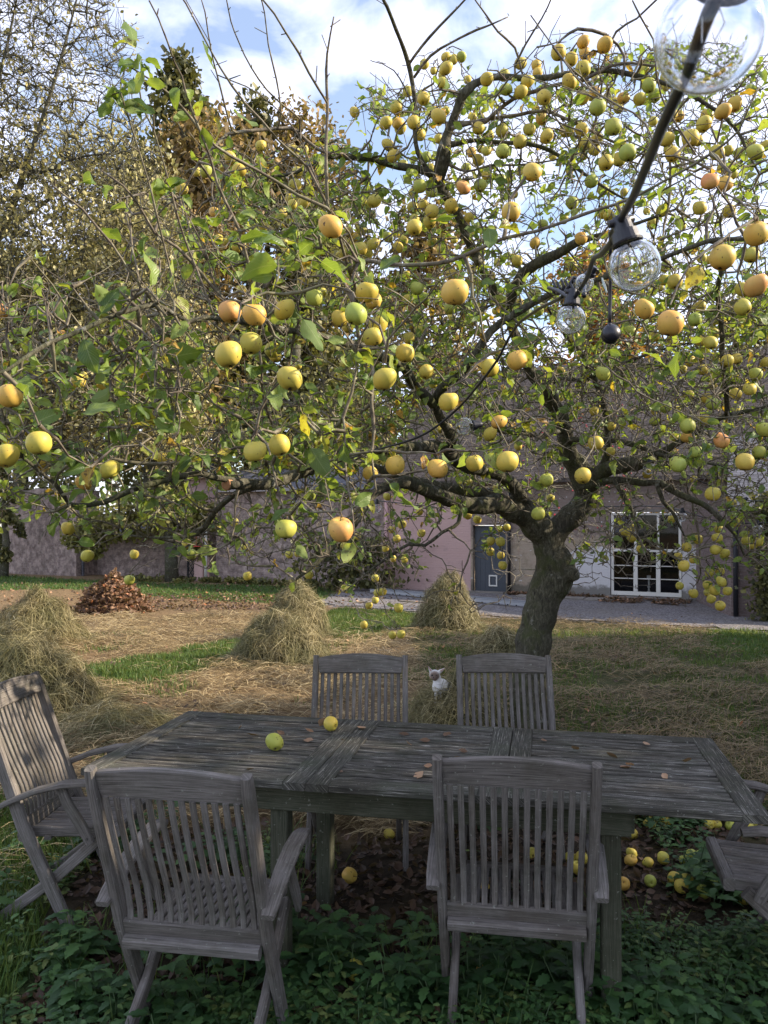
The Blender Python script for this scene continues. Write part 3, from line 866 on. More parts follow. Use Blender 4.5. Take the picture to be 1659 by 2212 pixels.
def m_pane():
    t = NT('dark_window_pane')
    g = t.n('ShaderNodeBsdfGlossy', {'Color': (0.7, 0.72, 0.75), 'Roughness': 0.03})
    tr = t.n('ShaderNodeBsdfTransparent', {'Color': (0.8, 0.82, 0.84)})
    f = t.n('ShaderNodeFresnel', {'IOR': 1.5})
    return t.finish(t.n('ShaderNodeMixShader', {0: f.outputs[0], 1: tr.outputs[0], 2: g.outputs[0]}).outputs[0])
MAT['pane'] = m_pane()
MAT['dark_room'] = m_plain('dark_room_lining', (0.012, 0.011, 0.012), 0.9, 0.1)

def fbox(mb, s0, s1, z0, z1, o0, o1, ch=0.004):
    """box in facade coordinates; o = distance in front of the wall"""
    c = np.array(FP((s0 + s1) / 2, (z0 + z1) / 2, (o0 + o1) / 2))
    mb.box(c, (s1 - s0, z1 - z0, o1 - o0), FU, FN, ch)

def build_house():
    root = empty('house', FP(4.6, -0.5))
    tag(root, 'pink washed old brick house with peeling plaster and a tiled roof', 'house')
    SX = FN * 0
    # pink wall 0 .. 2.97, jamb, door 2.97..4.06, old wall .. window 7.08..8.92 .. 9.35
    mb = MB(); wallquads(mb, -6.9, 0.12, -0.7, 2.75, -0.35); mb.build('wall', MAT['w_garden'], root)
    mb = MB(); wallquads(mb, 0.0, 2.92, -0.7, 3.0, 0.0)
    a, b = 0.0, -0.4
    mb.raw([FP(0, -0.7, -0.4), FP(0, -0.7, 0), FP(0, 3.0, 0), FP(0, 3.0, -0.4)], [(0, 1, 2, 3)], [(0, 0), (.4, 0), (.4, 3.7), (0, 3.7)])
    mb.build('wall', MAT['w_pink'], root)
    mb = MB(); wallquads(mb, 2.92, 12.5, -0.7, 3.0, -0.004, [(2.98, 4.02, -0.47, 1.55), (7.05, 8.95, -0.42, 1.92)], 0.22)
    mb.build('wall', MAT['w_old'], root)
    # door
    mb = MB(); fbox(mb, 3.0, 4.0, -0.45, 1.53, -0.20, -0.15)
    for i in range(6): fbox(mb, 3.02 + i * 0.163, 3.02 + i * 0.163 + 0.155, -0.44, 1.52, -0.15, -0.143, 0.003)
    d = mb.build('door', MAT['door_paint'], root)
    mb = MB()
    sc, zc_ = fs(1062), fz(1062, 1255)
    for (a0, a1, b0, b1) in ((-.13, .13, .13, .17), (-.13, .13, -.17, -.13), (-.13, -.095, -.13, .13), (.095, .13, -.13, .13)):
        fbox(mb, sc + a0, sc + a1, zc_ + b0, zc_ + b1, -0.141, -0.115)
    cf = mb.build('cat_flap', MAT['white_paint'], d)
    mb = MB(); fbox(mb, 2.86, 4.0, -0.62, -0.44, -0.10, 0.25); mb.build('door_step', MAT['stone'], root)
    mb = MB(); mb.tube([FP(4.14, -0.6, 0.07), FP(4.14, 3.0, 0.07)], 0.05, 8); mb.build('drainpipe', MAT['black_pipe'], root, smooth=True)
    mb = MB(); mb.tube([FP(0.13, -0.55, 0.09), FP(0.13, 2.95, 0.09)], 0.06, 8)
    mb.tube([FP(-0.2, 0.0, 0.09), FP(-0.2, 1.0, 0.09)], 0.02, 6); mb.tube([FP(-0.3, -0.1, 0.09), FP(0.15, -0.12, 0.09)], 0.025, 6)
    mb.build('drainpipe', MAT['pink_pipe'], root, smooth=True)
    # french window
    W = empty('window', FP(8.0, -0.4), parent=root)
    W.matrix_parent_inverse = Matrix.Translation(-Vector(root.location))
    fr = MB(); S0, S1, Z0, Z1 = 7.07, 8.93, -0.40, 1.90
    o0, o1 = -0.10, -0.04
    def fb(a, b, c, d, oo0=o0, oo1=o1): fbox(fr, a, b, c, d, oo0, oo1)
    fb(S0, S0 + 0.07, Z0, Z1); fb(S1 - 0.07, S1, Z0, Z1)
    fb(S0 + 0.07, S1 - 0.07, Z1 - 0.06, Z1); fb(S0 + 0.07, S1 - 0.07, Z0, Z0 + 0.11); fb(S0 + 0.07, S1 - 0.07, 0.82, 0.90, o0 - .02, o1 + 0.025)
    m1, m2 = S0 + 0.66, S0 + 1.26
    for m in (m1, m2):
        fb(m - 0.055, m + 0.055, Z0 + 0.11, 0.82, o0, o1 + 0.008); fb(m - 0.03, m + 0.03, 0.90, Z1 - 0.06, o0, o1 + 0.008)
    for a, b in ((S0 + 0.07, m1 - 0.055), (m1 + 0.055, m2 - 0.055), (m2 + 0.055, S1 - 0.07)):
        for z in (0.05 + 0.02, 0.43):
            fb(a, b, z - 0.012, z + 0.012, -0.09, -0.05)
    fo = fr.build('window_frame', MAT['white_paint'], W)
    pn = MB(); pn.quad(FP(S0 + .05, Z0 + .05, -0.075), FP(S1 - .05, Z0 + .05, -0.075), FP(S1 - .05, Z1 - .03, -0.075), FP(S0 + .05, Z1 - .03, -0.075))
    pn.build('window_pane', MAT['pane'], W)
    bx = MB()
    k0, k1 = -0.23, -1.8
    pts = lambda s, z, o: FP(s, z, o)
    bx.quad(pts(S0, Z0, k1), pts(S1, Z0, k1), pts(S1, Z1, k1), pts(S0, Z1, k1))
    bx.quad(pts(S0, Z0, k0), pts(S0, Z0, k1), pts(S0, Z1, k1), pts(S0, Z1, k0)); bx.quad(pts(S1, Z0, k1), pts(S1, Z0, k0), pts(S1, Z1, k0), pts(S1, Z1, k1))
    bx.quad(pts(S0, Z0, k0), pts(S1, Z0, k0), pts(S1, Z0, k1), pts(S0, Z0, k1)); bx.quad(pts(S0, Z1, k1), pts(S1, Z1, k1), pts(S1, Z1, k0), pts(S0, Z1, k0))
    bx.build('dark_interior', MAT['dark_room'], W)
    for o in list(W.children): o.matrix_parent_inverse = Matrix.Translation(-Vector(W.location))
    mb = MB(); fbox(mb, 6.75, 9.2, -0.56, -0.41, 0.0, 0.34, 0.012); mb.build('window_sill', MAT['stone'], root)
    mb = MB(); fbox(mb, 7.0, 9.0, 1.92, 1.99, 0.0, 0.03); mb.build('lintel', MAT['stone'], root)
    # roof
    mb = MB()
    R0, R1 = -0.15, 13.0
    e = (3.0, 0.3); r = (7.1, -4.6)
    L = math.hypot(r[0] - e[0], r[1] - e[1])
    mb.raw([FP(R0, e[0] - .1, e[1]), FP(R1, e[0] - .1, e[1]), FP(R1, r[0], r[1]), FP(R0 , r[0], r[1])], [(0, 1, 2, 3)], [(R0, 0), (R1, 0), (R1, L), (R0, L)])
    mb.raw([FP(R0, e[0] - .22, e[1]), FP(R1, e[0] - .22, e[1]), FP(R1, e[0] - .1, e[1]), FP(R0, e[0] - .1, e[1])], [(0, 1, 2, 3)], [(R0, 0), (R1, 0), (R1, .1), (R0, .1)])
    mb.raw([FP(R0, r[0], r[1]), FP(R1, r[0], r[1]), FP(R1, e[0], r[1] - 4.9), FP(R0, e[0], r[1] - 4.9)], [(0, 1, 2, 3)], [(R0, 0), (R1, 0), (R1, L), (R0, L)])
    mb.build('roof', MAT['r_tile'], root)
    mb = MB()
    mb.raw([FP(0, -0.7, -0.4), FP(0, 3.0, 0), FP(0, 7.05, -4.6), FP(0, 3.0, -9.4), FP(0, -0.7, -9.4)], [(1, 2, 3, 4), (0, 1, 4, 4)][:1], [(0, 0), (0, 3), (4, 7), (9, 3), (9, 0)])
    mb.build('gable', MAT['w_brick'], root)
    mb = MB(); mb.raw([FP(-6.95, 2.7, -0.1), FP(-0.16, 2.7, -0.1), FP(-0.16, 3.6, -2.0), FP(-6.95, 3.6, -2.0)], [(0, 1, 2, 3)], [(0, 0), (7, 0), (7, 2), (0, 2)])
    mb.build('roof', MAT['r_slate'], root)
    for o in root.children:
        if o.type == 'MESH': o.matrix_parent_inverse = Matrix.Translation(-Vector(root.location))
    return root
build_house()
def reparent_world(root):
    """children built in world coordinates: keep them there"""
    for o in root.children:
        o.matrix_parent_inverse = Matrix.Translation(-Vector(root.location)) if root.rotation_euler.z == 0 else root.matrix_basis.inverted()

# candlestick standing inside the window
mb = MB(); b_ = np.array(FP(8.05, -0.33, -0.32))
prof = [(0.0, .07), (.02, .07), (.05, .03), (.12, .022), (.16, .045), (.2, .022), (.3, .03), (.36, .022), (.38, .05), (.40, .055), (.48, .055)]
mb.tube([b_ + np.array((0, 0, z)) for z, r in prof], [r for z, r in prof], 10)
tag(mb.build('candlestick', MAT['white_paint'], smooth=True), 'white turned candlestick standing inside the french window', 'candlestick')

def build_wing():
    root = empty('brick_wing', (7.7, 17.6, -0.5))
    tag(root, 'brick wing with slate roof at the far right edge', 'building')
    A = np.array((8.4, 21.2)); B = np.array((7.75, 17.6)); C = B + FU[:2] * 5
    mb = MB()
    L1 = np.linalg.norm(B - A)
    mb.raw([(*A, -.7), (*B, -.7), (*B, 2.0), (*A, 2.0)], [(0, 1, 2, 3)], [(0, 0), (L1, 0), (L1, 2.7), (0, 2.7)])
    mb.raw([(*B, -.7), (*C, -.7), (*C, 2.0), (*B, 2.0)], [(0, 1, 2, 3)], [(0, 0), (5, 0), (5, 2.7), (0, 2.7)])
    mb.build('wall', MAT['w_brick'], root)
    mb = MB()
    n2 = -FN[:2]
    b0 = B + FN[:2] * 0.15 - FU[:2] * 0.1; c0 = C + FN[:2] * 0.15; c1 = C + n2 * 3.5; b1 = B + n2 * 3.5 - FU[:2] * 0.1
    mb.raw([(*b0, 1.92), (*c0, 1.92), (*c1, 3.9), (*b1, 3.9)], [(0, 1, 2, 3)], [(0, 0), (5, 0), (5, 4), (0, 4)])
    mb.raw([(*b0, 1.92), (*b1, 3.9), (*b1, 1.0)], None, [(0, 0), (4, 2), (4, 0)], [(0, 1, 2)])
    mb.build('roof', MAT['r_slate'], root)
    mb = MB(); q = B + FN[:2] * 0.08 + FU[:2] * 0.1
    mb.tube([(*q, -.6), (*q, 1.9)], 0.055, 8); mb.build('drainpipe', MAT['black_pipe'], root, smooth=True)
    reparent_world(root)
build_wing()

def build_garden_wall():
    root = empty('garden_wall', FP(-13, -0.5))
    tag(root, 'long weathered pinkish brick garden wall at the far left', 'wall')
    mb = MB()
    s0, s1 = fs(4), fs(165)
    # sloping left end, irregular top
    n = 14; top = []
    for i in range(n + 1):
        s = s0 + (s1 - s0) * i / n
        z = 2.2 + 0.75 * min(1, (i / n) * 3.2) + 0.05 * math.sin(i * 2.1)
        top.append((s, z))
    for (a, za_), (b, zb_) in zip(top[:-1], top[1:]):
        mb.raw([FP(a, -.8), FP(b, -.8), FP(b, zb_), FP(a, za_)], [(0, 1, 2, 3)], [(a, 0), (b, 0), (b, zb_), (a, za_)])
        mb.raw([FP(a, za_), FP(b, zb_), FP(b, zb_, -.4), FP(a, za_, -.4)], [(0, 1, 2, 3)], [(a, 0), (b, 0), (b, .4), (a, .4)])
    mb.raw([FP(s0, -.8, -.4), FP(s0, -.8), FP(s0, top[0][1]), FP(s0, top[0][1], -.4)], [(0, 1, 2, 3)], [(0, 0), (.4, 0), (.4, 3), (0, 3)])
    mb.raw([FP(s1, -.8), FP(s1, -.8, -1.2), FP(s1, top[-1][1], -1.2), FP(s1, top[-1][1])], [(0, 1, 2, 3)], [(0, 0), (1.2, 0), (1.2, 3), (0, 3)])
    mb.build('wall', MAT['w_garden'], root)
    mb = MB(); wallquads(mb, s1, -6.9, -0.8, 1.9, -1.1); mb.build('wall', MAT['w_garden'], root)
    mb = MB()
    a, b = s1 + 0.05, fs(330)
    mb.raw([FP(a, 0.9, -0.2), FP(b, 1.45, -0.2), FP(b, 1.75, -1.09), FP(a, 1.2, -1.09)], [(0, 1, 2, 3)], [(a, 0), (b, 0), (b, 1), (a, 1)])
    fbox(mb, a, a + 0.08, -0.6, 0.9, -0.3, -0.22)
    mb.build('lean_to_roof', MAT['r_slate'], root)
    reparent_world(root)
build_garden_wall()
# pillar, white downpipe and trellis by the recess at the left
mb = MB(); s_ = fs(432); fbox(mb, s_ - .22, s_ + .16, -.6, fz(432, 1140), -0.34, 0.05, 0.02)
tag(mb.build('pillar', MAT['w_pink']), 'pink washed square pillar beside the dark trellis', 'pillar')
mb = MB(); mb.tube([FP(s_ + .26, -.5, 0.0), FP(s_ + .26, 1.55, 0.0)], 0.055, 8)
tag(mb.build('downpipe', MAT['white_paint'], smooth=True), 'white downpipe against the pink pillar on the left', 'pipe')
mb = MB(); s2 = fs(400)
for i in range(7):
    for sg in (1, -1):
        for j in range(2):
            z = -0.35 + i * 0.24; a = s2 + j * 0.17
            mb.board([FP(a, z, -0.2 + .012 * sg), FP(a + .17 , z + sg * .22, -0.2 + .012 * sg)], 0.03, 0.01, FN, 0.002)
fbox(mb, s2 - .06, s2, -.55, 1.5, -.22, -.18); fbox(mb, s2 + .35, s2 + .41, -.55, 1.5, -.22, -.18)
tag(mb.build('trellis', MAT['black_pipe']), 'narrow dark lattice trellis next to the pink pillar', 'trellis')
# sunlit outbuilding beyond the wall
def build_out():
    root = empty('outbuilding', FP(-7.6, 0, -2.5)); tag(root, 'sunlit pink and white outbuilding seen above the garden wall', 'building')
    pc = P(500, 1060, 31.0); mb = MB()
    x0, x1, y0, y1, zt = pc[0] - 1.5, pc[0] + 0.2, pc[1] - 1, pc[1] + 6, 3.3
    for a, b in (((x0, y0), (x1, y0)), ((x1, y0), (x1 + 2.6, y1)), ((x1 + 2.6, y1), (x0, y1)), ((x0, y1), (x0, y0))):
        w = math.dist(a, b)
        mb.raw([(*a, -1), (*b, -1), (*b, zt), (*a, zt)], [(0, 1, 2, 3)], [(0, 0), (w, 0), (w, 4), (0, 4)])
    mb.build('wall', MAT['w_pink'], root)
    mb = MB(); mb.box(((x0 + x1) / 2 + .6, (y0 + y1) / 2, zt + .06), (3.6, 8, .1)); mb.build('roof', MAT['r_slate'], root)
    reparent_world(root)
build_out()
# ladder lying on the gravel by the wall
def build_ladder():
    a = G(800, 1283); b = G(1150, 1316)
    root = empty('ladder', tuple((a + b) / 2)); tag(root, 'long aluminium ladder lying on the gravel along the wall', 'ladder')
    u = (b - a) / np.linalg.norm(b - a); n = np.array((-u[1], u[0], 0))
    for k, zz in ((0, 0.10), (1, 0.10)):
        mb = MB(); o = n * (0.38 * k)
        mb.board([a + o + (0, 0, zz), b + o + (0, 0, zz)], 0.028, 0.08, (0, 0, 1), 0.004)
        mb.board([a + o + (0, 0, zz + .047), b + o + (0, 0, zz + .047)], 0.05, 0.008, (0, 0, 1), 0.002)
        mb.board([a + o + (0, 0, zz - .047), b + o + (0, 0, zz - .047)], 0.05, 0.008, (0, 0, 1), 0.002)
        mb.build('rail', MAT['alu'], root)
    L = np.linalg.norm(b - a); k = 0.15
    while k < L:
        mb = MB(); mb.tube([a + u * k + n * -.035 + (0, 0, .06), a + u * k + n * .415 + (0, 0, .06)], 0.018, 6); mb.build('rung', MAT['black_pipe'], root, smooth=True); k += 0.27
    reparent_world(root)
build_ladder()
for i, (s0, s1, o0, o1) in enumerate(((4.6, 5.5, .35, 1.0), (5.55, 6.5, .3, 1.0), (6.55, 7.3, .4, 1.15))):
    mb = MB(); fbox(mb, s0, s1, -.55, -.435, o0, o1, 0.01)
    tag(mb.build('flagstone', MAT['stone']), ['greenish flagstone nearest the door, left of three', 'middle one of three flagstones between door and window', 'mossy flagstone nearest the french window'][i], 'flagstone', 'flagstones in front of the old wall')
# ================================================================== TREES
def attach(nodes, nrad, targets, step=0.07, up=0.0, jit=0.012, pen=0.0, skip=0.0):
    """greedily join each target to the nearest node already there; returns list of paths (start_index list)"""
    cap = len(nodes) + len(targets) * 14 + 1000
    X = np.empty((cap, 3)); X[:len(nodes)] = nodes
    D = np.empty(cap); D[:len(nodes)] = nrad      # penalty per node (path depth)
    n = len(nodes)
    tg = np.asarray(targets)
    # order by distance to the skeleton
    d0 = np.array([((X[:n] - t) ** 2).sum(1).min() for t in tg])
    order = np.argsort(d0)
    paths = []
    for i in order:
        t = tg[i]
        dd = np.sqrt(((X[:n] - t) ** 2).sum(1)) + D[:n] * pen
        j = int(dd.argmin())
        s = X[j].copy(); L = np.linalg.norm(t - s)
        if L < 0.02: continue
        m = max(2, int(L / step))
        # gentle curve: leave the parent sideways, droop or rise
        mid = (s + t) / 2 + RNG.normal(0, 0.10, 3) * L + np.array((0, 0, up * L))
        u = np.linspace(0, 1, m + 1)[:, None]
        pts = (1 - u) ** 2 * s + 2 * u * (1 - u) * mid + u * u * t
        pts[1:-1] += RNG.normal(0, jit, (m - 1, 3))
        depth = D[j]
        paths.append((pts, depth))
        k = m
        if n + k < cap:
            X[n:n + k] = pts[1:]; D[n:n + k] = depth + 0.10 + np.arange(k) * 0.012; n += k
    return paths, X[:n]

def build_wood(paths, rbase, rtip, fall, sides=4, grow=0.0):
    Vs = []; Qs = []; n = 0; rtip_ = rtip
    for pts, dep in paths:
        rtip = rtip_ + grow * max(0.0, pts[0][1] - 3.0)
        r0 = max(rtip * 1.2, rbase * math.exp(-dep * fall))
        rr = np.linspace(r0, rtip, len(pts)) * RNG.uniform(0.85, 1.2, len(pts))
        V, Q, T, U = tube_arr(pts, rr, sides, False)
        Vs.append(V); Qs.append(Q + n); n += len(V)
    return np.concatenate(Vs), np.concatenate(Qs)

# ---- traced limbs of the apple tree: (x, y, depth, width px)
LIMBS = {
 'trunk': [(1143,1640,6.3,112),(1141,1560,6.3,98),(1142,1490,6.3,88),(1147,1420,6.3,84),(1160,1350,6.3,81),(1177,1290,6.3,84),(1199,1235,6.3,88),(1186,1180,6.3,72),(1181,1145,6.3,72),(1180,1125,6.3,60)],
 'knob': [(1200,1240,6.3,60),(1236,1240,6.15,30),(1244,1242,6.1,22)],
 'A': [(1178,1158,6.3,58),(1143,1116,6.2,62),(1112,1104,6.1,54),(1076,1091,5.95,42),(1034,1093,5.75,36),(964,1079,5.4,32),(908,1053,5.1,27),(872,1040,4.9,26),(827,1052,4.7,22),(796,1076,4.6,20),(773,1115,4.5,20),(726,1174,4.4,15),(684,1216,4.3,11),(640,1250,4.25,5)],
 'A2': [(1110,1100,6.1,34),(1060,1072,6.0,24),(992,1059,5.9,24),(888,1037,5.9,22),(840,1020,5.8,20),(780,1000,5.7,16),(700,980,5.6,12),(620,960,5.5,7)],
 'B': [(1165,1140,6.3,40),(1140,1098,6.2,36),(1118,1065,6.0,30),(1101,1039,5.85,27),(1062,1023,5.6,25),(1020,1011,5.3,25),(986,997,5.1,26),(962,972,4.9,28),(922,961,4.7,24),(880,967,4.5,22),(824,972,4.3,20),(790,974,4.1,20),(750,990,4.0,20),(700,1010,3.85,22),(644,1028,3.7,24),(577,1045,3.55,24),(535,1046,3.45,22),(492,1046,3.35,21)],
 'R': [(1186,1168,6.3,56),(1211,1136,6.3,54),(1245,1104,6.3,52),(1267,1070,6.3,50),(1262,1040,6.25,56),(1245,1005,6.2,44),(1230,985,6.15,38),(1217,919,6.0,34),(1200,877,5.9,34),(1188,860,5.85,36),(1174,831,5.75,32),(1149,809,5.65,26),(1120,740,5.4,22),(1090,680,5.2,20),(1045,590,5.0,20),(1005,500,4.8,20),(975,440,4.7,20),(948,395,4.6,24),(953,358,4.55,32),(958,320,4.5,28),(964,294,4.5,20),(986,246,4.45,17),(1003,207,4.4,22),(1028,182,4.4,18),(1065,165,4.4,14),(1112,162,4.35,13),(1188,165,4.3,13),(1241,154,4.3,12),(1306,154,4.25,12),(1374,165,4.2,11),(1407,174,4.2,10),(1474,196,4.2,9),(1530,230,4.2,8),(1586,280,4.2,8),(1609,316,4.2,6),(1640,380,4.2,4)],
 'R1': [(1262,1050,6.25,46),(1306,1017,6.1,36),(1362,1003,5.9,32),(1402,993,5.7,24),(1450,965,5.5,16),(1510,930,5.4,12),(1570,900,5.3,10),(1640,880,5.2,7),(1720,850,5.1,4)],
}
THICK = list(LIMBS)
